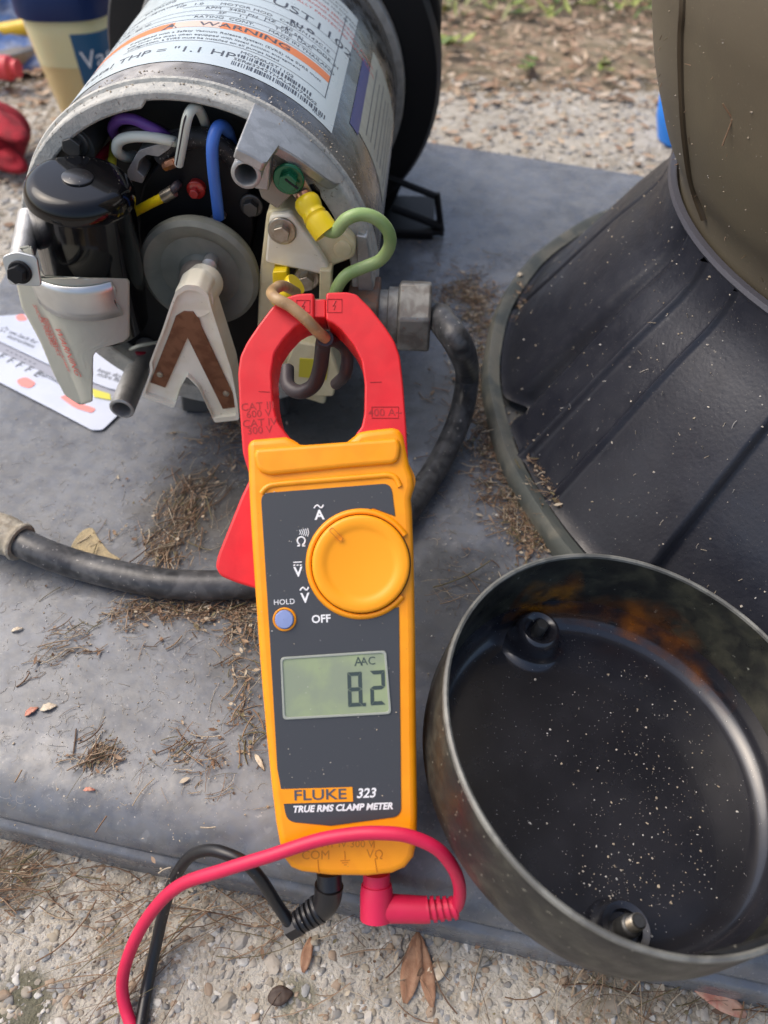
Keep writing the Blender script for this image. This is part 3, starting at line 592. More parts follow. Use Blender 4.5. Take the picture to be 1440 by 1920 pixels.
rz = Frame(CF.o, CF.x, CF.y)
# steel band wraps the front of the can and runs off to the bracket on the left
def strip(path, z0, z1, th=.8):             # path in XY, thickness outwards
    P = np.array(path, float); T = np.gradient(P, axis=0); T /= np.linalg.norm(T, axis=1)[:, None]; N_ = np.c_[T[:, 1], -T[:, 0]]; n = len(P); v = []
    for q, z in ((P, z0), (P + N_ * th, z0), (P + N_ * th, z1), (P, z1)): v += [(a, b, (z(a, b) if callable(z) else z)) for a, b in q]
    f = [(k * n + i, k * n + i + 1, ((k + 1) % 4) * n + i + 1, ((k + 1) % 4) * n + i) for k in range(4) for i in range(n - 1)] + [(0, n, 2 * n, 3 * n), (n - 1, 2 * n - 1, 3 * n - 1, 4 * n - 1)]
    return v, f
# insulating sheet: outline in pixels laid on an upright curved surface in front of the band
def fsheet(x):                              # y of the surface at x
    r = CR + 4.6; dx = x - CX
    if dx > -r * .80: return CY - math.sqrt(max(r * r - dx * dx, (r * .28) ** 2))
    return CY - r * .6 + (-(dx + r * .80)) * .55
def hit_sheet(px, py, off=0):
    d = ray(px, py); t = 250.
    while t < 460:
        P = CAM + d * t
        if P[1] >= fsheet(P[0]) - off: return P
        t += .25
def surf_poly(outl, hit, nx=40):
    """fill a pixel outline with a grid of rows laid on the surface"""
    O = np.array(outl, float); ys = np.linspace(O[:, 1].min() + .5, O[:, 1].max() - .5, 56); rows = []
    for y in ys:
        xs = []
        for i in range(len(O)):
            a, b = O[i], O[(i + 1) % len(O)]
            if (a[1] - y) * (b[1] - y) < 0: xs.append(a[0] + (b[0] - a[0]) * (y - a[1]) / (b[1] - a[1]))
        rows.append([hit(x, y) for x in np.linspace(min(xs), max(xs), nx)])
    v = [p for r in rows for p in r]; f = [(j * nx + i, j * nx + i + 1, (j + 1) * nx + i + 1, (j + 1) * nx + i) for j in range(len(ys) - 1) for i in range(nx - 1)]
    return v, f
def solidify(o, th, off=-1):
    md = o.modifiers.new('solid', 'SOLIDIFY'); md.thickness = th * S; md.offset = off; return o
shl = rounded(np.array([(16, 468), (58, 462), (66, 498), (90, 524), (150, 540), (205, 533), (236, 521), (243, 524), (243, 632), (232, 641), (184, 654), (174, 668), (172, 755), (150, 760), (122, 742), (100, 700), (75, 640), (40, 575), (28, 520)], float), 4, 3)
ish = solidify(obj('insulating_sheet', surf_poly(shl, lambda x, y: hit_sheet(x, y, 0)), M['sheet'], motor, ang=60), .7)
# move the band in front of the sheet: band skin rides on it
EF = Frame(at_d(38, 510, KD - 14), (1, 0, 0), (0, .3, 1)); band = obj('clamp_band', prism(EF, rounded([(-6, -5), (7, -6), (8, 6), (0, 8), (-6, 6)], 2), -1.5, 0), M['band'], motor, bevel=.3)
a, b = bolt(EF, 0, 0, 0, 4.6, 3.5, 1.2, 4.2); obj('clamp_screw', join(a, b), M['black'], band, bevel=.3)
e2 = at_d(40, 492, KD + 2); obj('clamp_boss', tube([e2 + np.array([0, 0, 0]), e2 + np.array([-2., 26, 6])], 5, 20), M['alu'], motor)
zt_, zb_ = hit_sheet(150, 541, 1.2)[2], hit_sheet(150, 604, 1.2)[2]
xa_, xb_ = hit_sheet(50, 512, 1.2)[0], hit_sheet(224, 575, 1.2)[0]; nb_ = 60; v_ = []
for j in range(5):
    for i in range(nb_ + 1):
        t_ = i / nb_; x_ = xa_ + (xb_ - xa_) * t_ + (1.2 * math.sin(j * 2.2) if i == nb_ else 0); v_.append((x_, fsheet(x_) - 1.2 - (.35 if j in (1, 2, 3) else 0), zt_ + (zb_ - zt_) * j / 4 + 1.5 * (1 - t_)))
solidify(obj('band_front', (v_, [(j * (nb_ + 1) + i, j * (nb_ + 1) + i + 1, (j + 1) * (nb_ + 1) + i + 1, (j + 1) * (nb_ + 1) + i) for j in range(4) for i in range(nb_)]), M['band'], band, ang=60), .8)
def sheet_text(s, px, py, size, rot):
    P = hit_sheet(px, py, .9); 
    def mp(x, y, z): X = P[0] + x; return (X, fsheet(X) - .75 - z, P[2] + y)
    return text(s, size, None, 0, 0, 0, rot=rot, ext=.04, mapf=mp, sx=1)
obj('warning_print', join(sheet_text('WARNING', 127, 662, 5.6, -1.5), sheet_text('DISCONNECT POWER', 108, 648, 3.0, -1.52), sheet_text('BEFORE SERVICE', 95, 632, 3.0, -1.52), sheet_text('SHOCK HAZARD', 82, 612, 3.0, -1.52)), M['redprint'], ish)
# ------- rating label on the shell
ZC = 1.5
def shl_pt(s, y, off):                      # s = arc length from the top (right positive), y = distance behind the seam
    a = math.pi / 2 - s / RS; r = RS + off; return BF.pt(r * math.cos(a), r * math.sin(a), -y)
def shell_patch(s0, s1, y0, y1, off=.25, n=60, slant=0):
    v = []; 
    for j, y in enumerate((y0, y1)):
        for i in range(n + 1): v.append(shl_pt(s0 + (s1 - s0) * i / n + slant * j, y, off))
    return v, [(i, i + 1, n + 2 + i, n + 1 + i) for i in range(n)]
def arcs(deg): return (90 - deg) / 180 * math.pi * RS
lbl = obj('rating_label', shell_patch(arcs(150), arcs(41.5), 17, 160), M['label'], motor)
def ltext(s, deg, y, size, ax='LEFT', bold=0, sx=1, space=1):
    if size < 5: size *= .88
    return text(s, size, None, arcs(deg), y, .32, ext=.02, ax=ax, bold=bold, sx=sx, mapf=lambda a, b, c: shl_pt(a, b, c), space=space)
def lline(d0, d1, y, w_=.35): return shell_patch(arcs(d0), arcs(d1), y, y + w_, .34, 40)
T = [ltext('UST1102', 73, 107, 11, sx=1.15), ltext('MOTOR MOD   C48K2N143C1E', 88, 88, 4.6), ltext('PH  1      FR  56J    CODE  H', 78, 80, 4.6), ltext('HP   1.0', 103, 88, 4.8), ltext('RPM   3450        HZ    60', 92, 82, 4.6),
     ltext('SF     1.1           TYPE  UAC', 87, 76, 4.6), ltext('RATING  CONT.      MADE IN THAILAND', 94, 70, 4.4), ltext('CATALOG', 118, 100, 4.6), ltext('VOLTS 115/230   SETATARM', 132, 92, 4.2), ltext('AMPS 14.8/7.4', 132, 84, 4.2), ltext('MAX AMB   50 °C', 130, 74, 4.4), ltext('HERTZ 60', 140, 80, 4.2),
     ltext('If equipped with a Safety Vacuum Release System (SVRS) the SVRS must', 113, 52, 3.6), ltext('only cover the drain when equipped with listed suction entrapment', 113, 47.5, 3.4), ltext('configuration. a SVRS must be installed on all pumps listed', 112, 43.5, 3.4), ltext('pump motor', 135, 50, 3.6), ltext('see manual', 135, 46, 3.4),
     ltext('Total THP = "1.1 HP"', 127, 30, 8.4, sx=1.05), ltext('MOD#UST1102', 75, 36.5, 4.2), ltext('SER#3242THAL4B074B02', 76, 28, 4.2), ltext('THAI', 50, 20.4, 2.6)]
obj('label_print', join(*T), M['ink'], lbl)
obj('label_lines', join(lline(145, 46.5, 103), lline(145, 46.5, 93), lline(100, 46.5, 84.5), lline(145, 46.5, 78.4), lline(145, 46.5, 72.6), lline(145, 46.5, 66.6), lline(113, 46.5, 40.4), shell_patch(arcs(46.9), arcs(46.6), 41, 148, .34, 2)), M['ink'], lbl)
wb = obj('warning_bar', shell_patch(arcs(145), arcs(46.8), 57.2, 64.8, .3), M['labelorange'], lbl)
obj('warning_bar_pale', shell_patch(arcs(99), arcs(84), 57.2, 64.8, .33, 12), mat('pale_print', (.75, .55, .45), .4), wb)
obj('warning_lettering', ltext('WARNING', 91, 60.9, 6.8, bold=.1, sx=1.3), M['ink'], wb)
tri = [shl_pt(arcs(103) + a, 57.2 + b, .36) for a, b in ((0, 0), (8, 0), (4, 7))]; obj('warning_triangle', (tri, [(0, 1, 2)]), M['ink'], wb)
bars = []; rr = random.Random(3)
for (y0, y1, d0, d1) in ((30.6, 34.2, 75, 51), (21.6, 25.6, 76, 45)):
    s_ = arcs(d0)
    while s_ < arcs(d1):
        w_ = rr.choice((.35, .35, .6, .9)); bars.append(shell_patch(s_, s_ + w_, y0, y1, .34, 1)); s_ += w_ + rr.choice((.3, .45, .8))
obj('barcode', join(*bars), M['ink'], lbl)
obj('approval_mark', join(ltext('RU', 65, 92, 6.5, bold=.25, sx=.8), ltext('O', 59, 94, 5, bold=.4)), M['ink'], lbl)
obj('red_note', join(ltext('THERMALLY PROTECTED AUTOMATIC', 74, 122, 4.4), ltext('WARNING DISCONNECT POWER', 66, 129, 4), ltext('BEFORE SERVICING', 62, 135, 4)), M['redprint'], lbl)
obj('small_print', join(ltext('THE MOTOR MUST BE GROUNDED', 66, 142, 3.4), ltext('SEE WIRING DIAGRAM', 62, 148, 3.4), ltext('SERVICE ENTRY', 60, 153, 3.2)), M['inkgrey'], lbl)
sl = obj('side_label', shell_patch(arcs(31), arcs(4), 48, 150, .25), M['labelwhite'], motor)
obj('blue_strip', shell_patch(arcs(35.5), arcs(30.8), 44, 125, .3), M['labelblue'], sl)
obj('side_print', join(*[shell_patch(arcs(27 - i * 3.2), arcs(27 - i * 3.2) + .8, 56 + 2 * (i % 3), 138 - 9 * (i % 2), .3, 2) for i in range(7)]), M['inkgrey'], sl)
# ------- pump body behind, foot
pump = thing('pool_pump', (-75, 620, 0), 'black plastic pump body behind the silver motor', 'pump')
PF = Frame(MO + MA * 216, MR, (0, 0, 1))
obj('seal_plate', lathe(PF, [(20, 0), (96, 0), (109, -3), (112, -9), (112, -34), (106, -44), (80, -62), (60, -90), (58, -150)], 96), M['black'], pump)
obj('volute', prism(PF, rounded([(-100, 30), (-96, 78), (-50, 108), (40, 112), (90, 86), (111, 40), (108, -10), (96, -50), (84, -84), (76, -101), (-76, -101), (-100, -40)], 14), -60, -12), M['black'], pump, bevel=5)
fb = PF.pt(94, -86, -10)
for (a, b, r) in (((74, -60), (112, -72), 2.5), ((80, -84), (118, -96), 3), ((113, -72), (118, -100), 2.5), ((70, -101), (120, -100.5), 3)):
    obj('foot_rib', tube([PF.pt(a[0], a[1], 4), PF.pt(b[0], b[1], 8)], r, 8), M['black'], pump)
obj('foot', prism(Frame(PF.pt(0, -103.9, 0), MR, -PF.z), [(-80, -8), (118, -8), (118, 40), (-80, 40)], 0.1, 5) if False else prism(PF, [(-80, -103.8), (112, -103.8), (112, -97), (-80, -97)], -40, 14), M['black'], pump, bevel=1.5)
# motor cradle so that the shell does not float
obj('motor_foot', prism(BF, rounded([(-50, -103.8), (50, -103.8), (44, -88), (36, -74), (-36, -74), (-44, -88)], 3), -150, -60), M['black'], motor, bevel=1.5)
obj('bell_foot', prism(BF, rounded([(-34, -103.8), (30, -103.8), (28, -76), (-30, -76)], 3), -14, -2), M['aludark'], motor, bevel=1.5)
# ------- conduit fitting
NF = Frame(bp(716, 588, 14), (0, 0, 1), -BF.z)      # axis = to the right
NF = Frame(bp(716, 590, 14), BF.y, BF.z); # z = y x z = x of BF
fit_ = obj('conduit_fitting', lathe(NF, [(12, -9), (12, 3), (13.5, 3.5), (13.5, 8), (10, 8)], 36), M['nut'], motor)
hexo = [(18.4 * math.cos(math.radians(a)), 18.4 * math.sin(math.radians(a))) for a in range(0, 360, 60)]
obj('lock_nut', prism(NF, hexo, 8.2, 24), M['nut'], fit_, bevel=1.4)
obj('fitting_body', prism(NF, rounded([(-14, -13), (14, -13), (14, 13), (-14, 13)], 3), -16, -1), mat('rusty_box', (.14, .11, .09), .7, .3, var=((.25, .12, .07), 5, .7), bump=(1.5, .6, .4)), fit_, bevel=1)
ne = NF.pt(0, 0, 24)

# ================================================================== POWER CABLE
cb = [ne + NF.z * -4, ne + NF.z * 4, bp(832, 606, 26), bp(862, 650, 38), at_z(876, 700, 34), at_z(866, 770, 20), at_z(838, 840, 11), at_z(800, 905, 7.3), at_z(740, 985, 7.3), at_z(660, 1040, 7.3), at_z(560, 1080, 7.3), at_z(470, 1094, 7.3), at_z(390, 1097, 7.3), at_z(310, 1094, 7.3), at_z(230, 1080, 7.3), at_z(150, 1060, 7.6), at_z(80, 1036, 12), at_z(20, 1008, 14), at_z(-50, 985, 16), at_z(-160, 960, 16)]
pc = obj('power_cable', tube(cb, lambda t: 6.7 + .5 * (t > .5), 28, 10), M['cable'], ang=70)
tag(pc, 'thick black rubber cable curving from the motor fitting behind the meter to the left', 'cable')
t0 = np.array(cb[16]); t1 = np.array(cb[17])
obj('tape_wrap', tube([t1 + (t0 - t1) * .35, t1, t1 + (t1 - t0) * 1.2], lambda t: 9.4 + .5 * math.sin(t * 13), 20, 8), mat('muddy_tape', (.42, .38, .3), .8, var=((.25, .21, .15), 6, .7), bump=(2, .8, .8)), pc)

# ================================================================== CLAMP METER
m0 = at_d(650, 1090, 277); TL = math.radians(37)
MF = Frame(m0, (1, 0, 0), (0, math.cos(TL), math.sin(TL)))
meter = thing('clamp_meter', MF.pt(0, -100, -17), 'orange clamp meter with red jaws and a grey face reading 8.2', 'clamp meter')
def mo(L, d=0): return MF.onl(L, d)
body_px = [(462, 826), (463, 850), (466, 930), (471, 1020), (477, 1110), (483, 1200), (490, 1290), (498, 1380), (507, 1470), (516, 1545), (524, 1590), (533, 1614), (545, 1630), (565, 1638), (620, 1645), (690, 1646), (735, 1641), (760, 1630), (776, 1610), (782, 1580), (783, 1520), (781, 1400), (779, 1200), (776, 1040), (773, 960), (771, 935), (777, 912), (775, 892), (768, 872), (762, 840), (757, 815), (748, 803), (735, 800), (690, 805), (672, 809), (662, 818), (650, 827), (620, 830), (580, 833), (562, 832), (550, 824), (535, 817), (500, 820), (475, 822)]
body = obj('body', prism(MF, mo(body_px), -32, 0), M['orange'], meter, bevel=3.0, seg=4, ang=50)
# panel
pn = [(489, 925), (733, 906), (741, 968), (700, 953), (650, 965), (600, 1010), (584, 1060), (596, 1110), (640, 1150), (700, 1152), (748, 1138), (752, 1530), (620, 1548), (538, 1540), (520, 1440), (505, 1180)]
def rc(P, idx, r, k=5):                     # round only some corners
    P = [np.array(p, float) for p in P]; out = []
    for i, p in enumerate(P):
        if i not in idx: out.append(tuple(p)); continue
        a = P[i - 1] - p; b = P[(i + 1) % len(P)] - p; s_ = p + a / np.linalg.norm(a) * r; e = p + b / np.linalg.norm(b) * r
        out += [tuple((1 - t) ** 2 * s_ + 2 * t * (1 - t) * p + t * t * e) for t in np.linspace(0, 1, k + 1)]
    return out
pnl = obj('face_panel', prism(MF, rc(mo(pn), (0, 1, 11, 13), 3.2), -.6, .35), M['panel'], meter, bevel=.12)
# shoulder ridge and the groove round the panel
rd = rounded(mo([(476, 856), (480, 842), (745, 822), (752, 836), (748, 862), (738, 870), (640, 878), (506, 892), (484, 884)]), 2.5)
obj('grip_ridge', prism(MF, rd, -3, 1.9), M['orange'], body, bevel=1.8, seg=4)
rl = [MF.pt(*MF.on(x, y), -.1) for x, y in [(490, 925), (500, 914), (520, 908), (600, 901), (700, 893), (728, 891), (742, 897), (750, 912)]]
obj('panel_brow', tube(rl, 1.1, 10), M['orange'], body)
# dial
kx, ky = MF.on(677, 1057); DK = Frame(MF.pt(kx, ky, 0), MF.x, MF.y)
r1 = 19.6
dialring = obj('dial_ring', lathe(DK, [(17.9, -1), (17.9, 1.0), (18.4, 1.5), (19.2, 1.3), (19.9, .5), (20.1, -.3)], 90, math.radians(33), math.radians(322), caps=False), M['orange'], body, ang=60)
dial = obj('dial_knob', lathe(DK, [(17.5, -.4), (17.5, 2.1), (17.1, 2.7), (16.3, 2.95), (13.6, 2.9), (12.8, 2.4), (11.2, 2.05), (.1, 2.0)], 96, caps=False), M['orange2'], meter, ang=60)
obj('dial_gap', lathe(DK, [(17.5, .42), (17.95, .42)], 96, caps=False), M['gap'], dial)
ix, iy = MF.on(630, 1002, 2.9); IF = Frame(MF.pt(ix, iy, 0), MF.x * math.cos(-.8) + MF.y * math.sin(-.8), MF.y)
obj('dial_pointer', ringprism(IF, rounded([(-3, -.9), (3, -.9), (3, .9), (-3, .9)], .8, 3), rounded([(-2.75, -.65), (2.75, -.65), (2.75, .65), (-2.75, .65)], .6, 3), 2.4, 3.05), M['engrave'], dial)
# hold button
hx, hy = MF.on(534, 1161); HF = Frame(MF.pt(hx, hy, 0), MF.x, MF.y)
hb = obj('hold_button_ring', lathe(HF, [(3.5, .2), (3.5, .9), (3.9, 1.1), (4.2, .8), (4.25, .2)], 40, caps=False), M['orange'], meter)
obj('hold_button', lathe(HF, [(3.35, .2), (3.35, 1.4), (3.0, 1.8), (.1, 1.95)], 40, caps=False), M['button'], hb)
# display
lc = mo([(526, 1232), (724, 1219), (734, 1338), (531, 1349)]); lcn = mo([(530, 1236), (720, 1223.5), (729.5, 1334), (535, 1344.5)])
disp = obj('display_bezel', ringprism(MF, rounded(lc, 1.6), rounded(lcn, 1.4), .3, .8), M['lcdframe'], meter, bevel=.12)
obj('display_glass', prism(MF, rounded(lcn, 1.4), .2, .45), M['lcd'], disp)
def seg7(ch, fr, x, y, w_, h, t):
    on = {'8': 'abcdefg', '2': 'abged'}[ch]; g = []
    H = h / 2
    e = .12
    S7 = {'a': [(e, 0), (w_ - e, 0), (w_ - t, -t), (t, -t)], 'd': [(e, -h), (w_ - e, -h), (w_ - t, -h + t), (t, -h + t)],
          'g': [(e * 2, -H), (t, -H + t / 2), (w_ - t, -H + t / 2), (w_ - e * 2, -H), (w_ - t, -H - t / 2), (t, -H - t / 2)],
          'f': [(0, -e), (t, -t - e), (t, -H + t / 2 + e), (0, -H + e)], 'e': [(0, -H - e), (t, -H - t / 2 - e), (t, -h + t + e), (0, -h + e)],
          'b': [(w_, -e), (w_ - t, -t - e), (w_ - t, -H + t / 2 + e), (w_, -H + e)], 'c': [(w_, -H - e), (w_ - t, -H - t / 2 - e), (w_ - t, -h + t + e), (w_, -h + e)]}
    for s_ in on: g.append(prism(fr, [(x + a + (b + h) * .03, y + b) for a, b in S7[s_]], .48, .55))
    return g
LF = Frame(MF.pt(0, 0, 0), MF.x * math.cos(.062) + MF.y * math.sin(.062), MF.y)
def lf(px, py): return LF.on(px, py, .5)
a_ = lf(649, 1261); b_ = lf(691, 1258); dpt = lf(683, 1321)
dg = seg7('8', LF, a_[0], a_[1], 5.2, 12.2, 1.35) + seg7('2', LF, b_[0], b_[1], 5.4, 12.2, 1.35) + [prism(LF, [(dpt[0] - .6, dpt[1] - .6), (dpt[0] + .6, dpt[1] - .6), (dpt[0] + .6, dpt[1] + .6), (dpt[0] - .6, dpt[1] + .6)], .48, .55)]
q = lf(672, 1241); q2 = lf(690, 1240)
obj('display_digits', join(*dg), M['digit'], disp)
obj('display_units', join(text('A', 4.6, LF, q[0], q[1], .52, ext=.03), text('AC', 4.0, LF, q2[0], q2[1], .52, ext=.03)), M['digit'], disp)
# printing on the panel
def pt_text(s, px, py, size, rot=.055, **k): x, y = MF.on(px, py, .5); return text(s, size, MF, x, y, .42, rot=rot, ext=.04, **k)
def tilde(px, py, hw=9): return tube([MF.pt(*MF.on(px + a * hw, py - b, 0), .45) for a, b in ((-1, -3.2), (-.62, 1.2), (-.25, 2.6), (.25, -1.2), (.62, -1.8), (1, 3))], .3, 6, 3)
PR = [pt_text('A', 599, 966, 4.9, bold=.13), tilde(598, 950), pt_text('V', 559, 1073, 4.9, bold=.13), pt_text('V', 572, 1122, 4.9, bold=.13), tilde(571, 1104, 8), pt_text('OFF', 602, 1161, 3.9, bold=.09), pt_text('HOLD', 533, 1129, 2.7, space=1.05)]
def omega(cx, cy, r, fr, z, t=.5):
    P = [(-1.05, -1.15), (-.35, -1.15), (-.4, -.75)] ; arc = [(.92 * math.cos(math.radians(a)), .95 * math.sin(math.radians(a)) + .12) for a in np.linspace(230, -50, 16)]
    L = [(-.95, -1.1), (-.4, -1.1), (-.42, -.72)] + arc + [(.42, -.72), (.4, -1.1), (.95, -1.1)]
    return tube([fr.pt(cx + a * r, cy + b * r, z) for a, b in L], t * .5, 6, sm=False)
ox, oy = MF.on(565, 1015, .5); PR.append(omega(ox, oy, 1.5, MF, .45, .62))
for i in range(5):
    x, y = MF.on(562 + i * 3.8, 998, .5); hh = .85 + i * .16; PR.append(tube([MF.pt(x - .15, y + hh, .45), MF.pt(x + .3, y, .45), MF.pt(x - .1, y - hh, .45)], .17, 6, 3))
for (ya, parts) in ((1054, [(550, 566)]), (1059.5, [(550, 554), (556, 560), (562, 566)])):
    for xa, xb in parts: p, q = MF.on(xa, ya + .7, .5), MF.on(xb, ya - .2, .5); PR.append(tube([MF.pt(*p, .45), MF.pt(*q, .45)], .22, 6, sm=False))
obj('panel_print', join(*PR), M['white'], pnl)
bd = obj('badge', prism(MF, mo([(527, 1479), (661, 1475), (662, 1502), (531, 1506)]), .3, .6), M['orange'], pnl)
x, y = MF.on(600, 1491, .7); obj('badge_lettering', text('FLUKE', 5.1, MF, x, y, .68, rot=.03, ext=.05, bold=.06, sx=1.32), M['ink'], bd)
obj('model_lettering', join(pt_text('323', 686, 1488, 4.6, rot=.04, shear=.25, bold=.1), pt_text('TRUE RMS CLAMP METER', 642, 1515, 3.15, rot=.035, shear=.22, bold=.12, sx=1.0)), M['white'], pnl)
# engraved marks below the panel
def en(s, px, py, size, rot=.0, **k): x, y = MF.on(px, py, .1); return text(s, size, MF, x, y, .04, rot=rot, ext=.04, **k)
def ln(pts, r=.16, z=.05): return tube([MF.pt(*MF.on(x, y, 0), z) for x, y in pts], r, 6, sm=False)
obj('engraved_marks', join(en('COM', 592, 1604, 4.4), en('V', 694, 1602, 4.4), omega(*MF.on(710, 1602, .1), 1.35, MF, .05, .4), en('CAT IV 300 V', 646, 1583, 3.5, sx=1.05), ln([(596, 1612), (598, 1638)]), ln([(703, 1611), (707, 1636)]), ln([(646, 1596), (647, 1614)]), ln([(638, 1614), (656, 1613)]), ln([(641, 1618), (653, 1617)]), ln([(645, 1622), (650, 1621)]), ln([(693, 1576), (701, 1576), (701, 1590)]), ln([(590, 1592), (590, 1584), (598, 1583)])), M['engrave'], body)
# jaws
lj = [(589, 549), (560, 550), (538, 556), (510, 575), (485, 608), (462, 642), (450, 668), (446, 700), (449, 770), (455, 850), (470, 900), (560, 900), (556, 833), (538, 815), (520, 790), (512, 755), (509, 700), (515, 662), (532, 636), (552, 614), (570, 603), (589, 600)]
rj = [(611, 548), (650, 547), (668, 551), (695, 578), (722, 612), (740, 640), (750, 668), (756, 720), (762, 800), (766, 880), (760, 900), (640, 900), (668, 812), (678, 800), (683, 775), (684, 720), (678, 676), (664, 648), (640, 618), (625, 606), (611, 601)]
leftjaw = obj('left_jaw', prism(MF, rounded(mo(lj, -1.5), 1, 2), -21, -1.5), M['red'], meter, bevel=1.6, seg=3, ang=32)
rightjaw = obj('right_jaw', prism(MF, rounded(mo(rj, -1.5), 1, 2), -21, -1.5), M['red'], meter, bevel=2.2, seg=3, ang=32)
obj('jaw_tip', prism(MF, mo([(588, 562), (611, 561), (611, 596), (588, 596)], -3), -19, -2.6), M['red'], leftjaw, bevel=.5)
def jtext(s, px, py, size, rot=.08): x, y = MF.on(px, py, -1.5); return text(s, size, MF, x, y, -1.44, rot=rot, ext=.05, sx=1.05, bold=.02)
def jln(pts, r=.17): return tube([MF.pt(*MF.on(x, y, -1.5), -1.45) for x, y in pts], r, 6, sm=False)
def jbox(a, b, c, d): return jln([(a, b), (c, b), (c, d), (a, d), (a, b)])
bolt_ = lambda cx, cy: jln([(cx + 3, cy - 9), (cx - 3, cy + 1), (cx + 2, cy), (cx - 1, cy + 8)], .2)
obj('jaw_lettering', join(jtext('CAT III', 483, 762, 3.9), jtext('600 V', 485, 776, 3.7), jtext('CAT IV', 487, 793, 3.9), jtext('300 V', 487, 807, 3.7), jln([(485, 734), (505, 735)])), M['engraver'], leftjaw)
obj('hazard_symbol', join(jbox(556, 563, 581, 586), bolt_(569, 574)), M['engraver'], leftjaw)
obj('jaw_lettering', join(jtext('400 A~', 722, 774, 3.9, 0.02), jbox(697, 763, 747, 784), jln([(694, 717), (715, 716)])), M['engraver'], rightjaw)
obj('hazard_symbol', join(jbox(614, 561, 641, 586), bolt_(627, 573)), M['engraver'], rightjaw)
tr = [(470, 893), (452, 930), (430, 985), (408, 1040), (403, 1062), (412, 1080), (440, 1092), (480, 1104), (560, 1104), (560, 893)]
obj('jaw_trigger', prism(MF, rounded(mo(tr, -9), 1.5, 3), -24, -9), M['red'], meter, bevel=2.5, seg=4, ang=35)
obj('thumb_stop', prism(MF, rounded(mo([(766, 868), (777, 890), (780, 903), (774, 925), (760, 930), (756, 880)], -5), 1), -22, -5), M['orange'], body, bevel=1)

# wires through the jaw (belong to the motor)
def mp(px, py, d): return MF.pt(*MF.on(px, py, d), d)
obj('tan_wire', tube([bp(556, 548, 38), mp(530, 536, -16), mp(510, 548, -4), mp(518, 560, 2.3), mp(545, 575, 2.6), mp(575, 600, 2.0), mp(594, 620, -2), mp(610, 634, -10)], 2.15, 16), M['twire'], motor)
obj('shaded_lead', tube([mp(610, 634, -10), mp(606, 645, -20), mp(600, 690, -30), mp(588, 722, -36), mp(562, 735, -40), mp(540, 722, -44), mp(538, 690, -48)], 3.1, 14), M['dwire'], motor)  # tan wire continues; its shade inside the jaw is painted as dark colour
obj('shaded_lead', tube([mp(612, 638, -14), mp(632, 640, -24), mp(650, 660, -30), mp(648, 700, -36), mp(630, 720, -50)], 2.6, 14), M['dwire'], motor)  # second loop, its dark colour likewise stands for shade

# ================================================================== TEST LEADS
rl_ = thing('red_test_lead', mp(705, 1700, -17), 'bright red test lead with its angled plug in the right socket', 'test lead')
d = -14
plug = obj('plug', join(tube([mp(706, 1636, d), mp(706, 1662, d)], 5.0, 24, sm=False), tube([mp(706, 1658, d), mp(706, 1722, d)], lambda t: 5.6 + .5 * (t > .2), 24, 4, sm=True)), M['pinklead'], rl_)
arm_ = [mp(712, 1703, d), mp(745, 1704, d), mp(800, 1706, d)]
obj('plug_arm', tube(arm_, lambda t: 5.2 - .5 * t, 20), M['pinklead'], plug)
for i in range(5):
    x = 797 + i * 12.5; obj('strain_ring', tube([mp(x, 1706 - i * .6, d), mp(x + 7, 1705 - i * .9, d)], 4.7 - .14 * i, 20, 3), M['pinklead'], plug)
obj('strain_core', tube([mp(795, 1706, d), mp(830, 1705, d), mp(858, 1700, d)], 3.5, 16), M['pinklead'], plug)
def mpz(px, py, dd, zz=-37.4):
    p = mp(px, py, dd)
    return p if p[2] > zz else at_z(px, py, zz)
redp = [mp(845, 1704, d), mpz(858, 1696, d + 2), mpz(862, 1665, d + 8), mpz(850, 1628, d + 14), mpz(819, 1591, d + 19), mpz(767, 1568, d + 21), mpz(715, 1562, d + 21), mpz(663, 1564, d + 20), mpz(594, 1576, d + 19), mpz(507, 1604, d + 17), mpz(420, 1631, d + 13), mpz(337, 1660, d + 6), mpz(283, 1712, d - 2), mpz(245, 1781, d - 9), mpz(229, 1850, d - 14), mpz(245, 1919, d - 20), mpz(285, 2000, d - 26)]
obj('cable', tube(redp, 2.35, 18, 8), M['pinklead'], rl_)
bl = thing('black_test_lead', mp(590, 1720, -22), 'black test lead looping under the red lead beneath the meter', 'test lead')
bpz = obj('plug', join(tube([mp(617, 1636, d), mp(618, 1665, d)], 4.6, 22, sm=False), tube([mp(617, 1660, d), mp(612, 1690, d - 2), mp(590, 1712, d - 6), mp(562, 1728, d - 9)], lambda t: 5.4 - 1.1 * t, 22)), M['blacklead'], bl)
for i in range(5):
    t = i / 5; obj('strain_ring', tube([mp(598 - 9 * i, 1704 + 6 * i, d - 4 - i), mp(594 - 9 * i, 1706.5 + 6 * i, d - 4 - i)], 5.3 - .2 * i, 20, 2), M['blacklead'], bpz)
obj('plug_end', tube([mp(566, 1728, d - 9), mp(540, 1742, d - 10)], lambda t: 4.4, 6, sm=False), M['blacklead'], bpz)
obj('cable', tube([mpz(548, 1738, d - 9), mpz(520, 1697, d - 6), mpz(490, 1650, d + 0), mpz(462, 1620, d + 3), mpz(428, 1602, d + 2), mpz(392, 1594, d - 2), mpz(356, 1606, d - 8), mpz(328, 1645, d - 14), mpz(309, 1700, d - 18), mpz(293, 1770, d - 21), mpz(276, 1850, d - 24), mpz(262, 1935, d - 26), mpz(250, 2020, d - 28)], 2.3, 16, 8), M['blacklead'], bl)

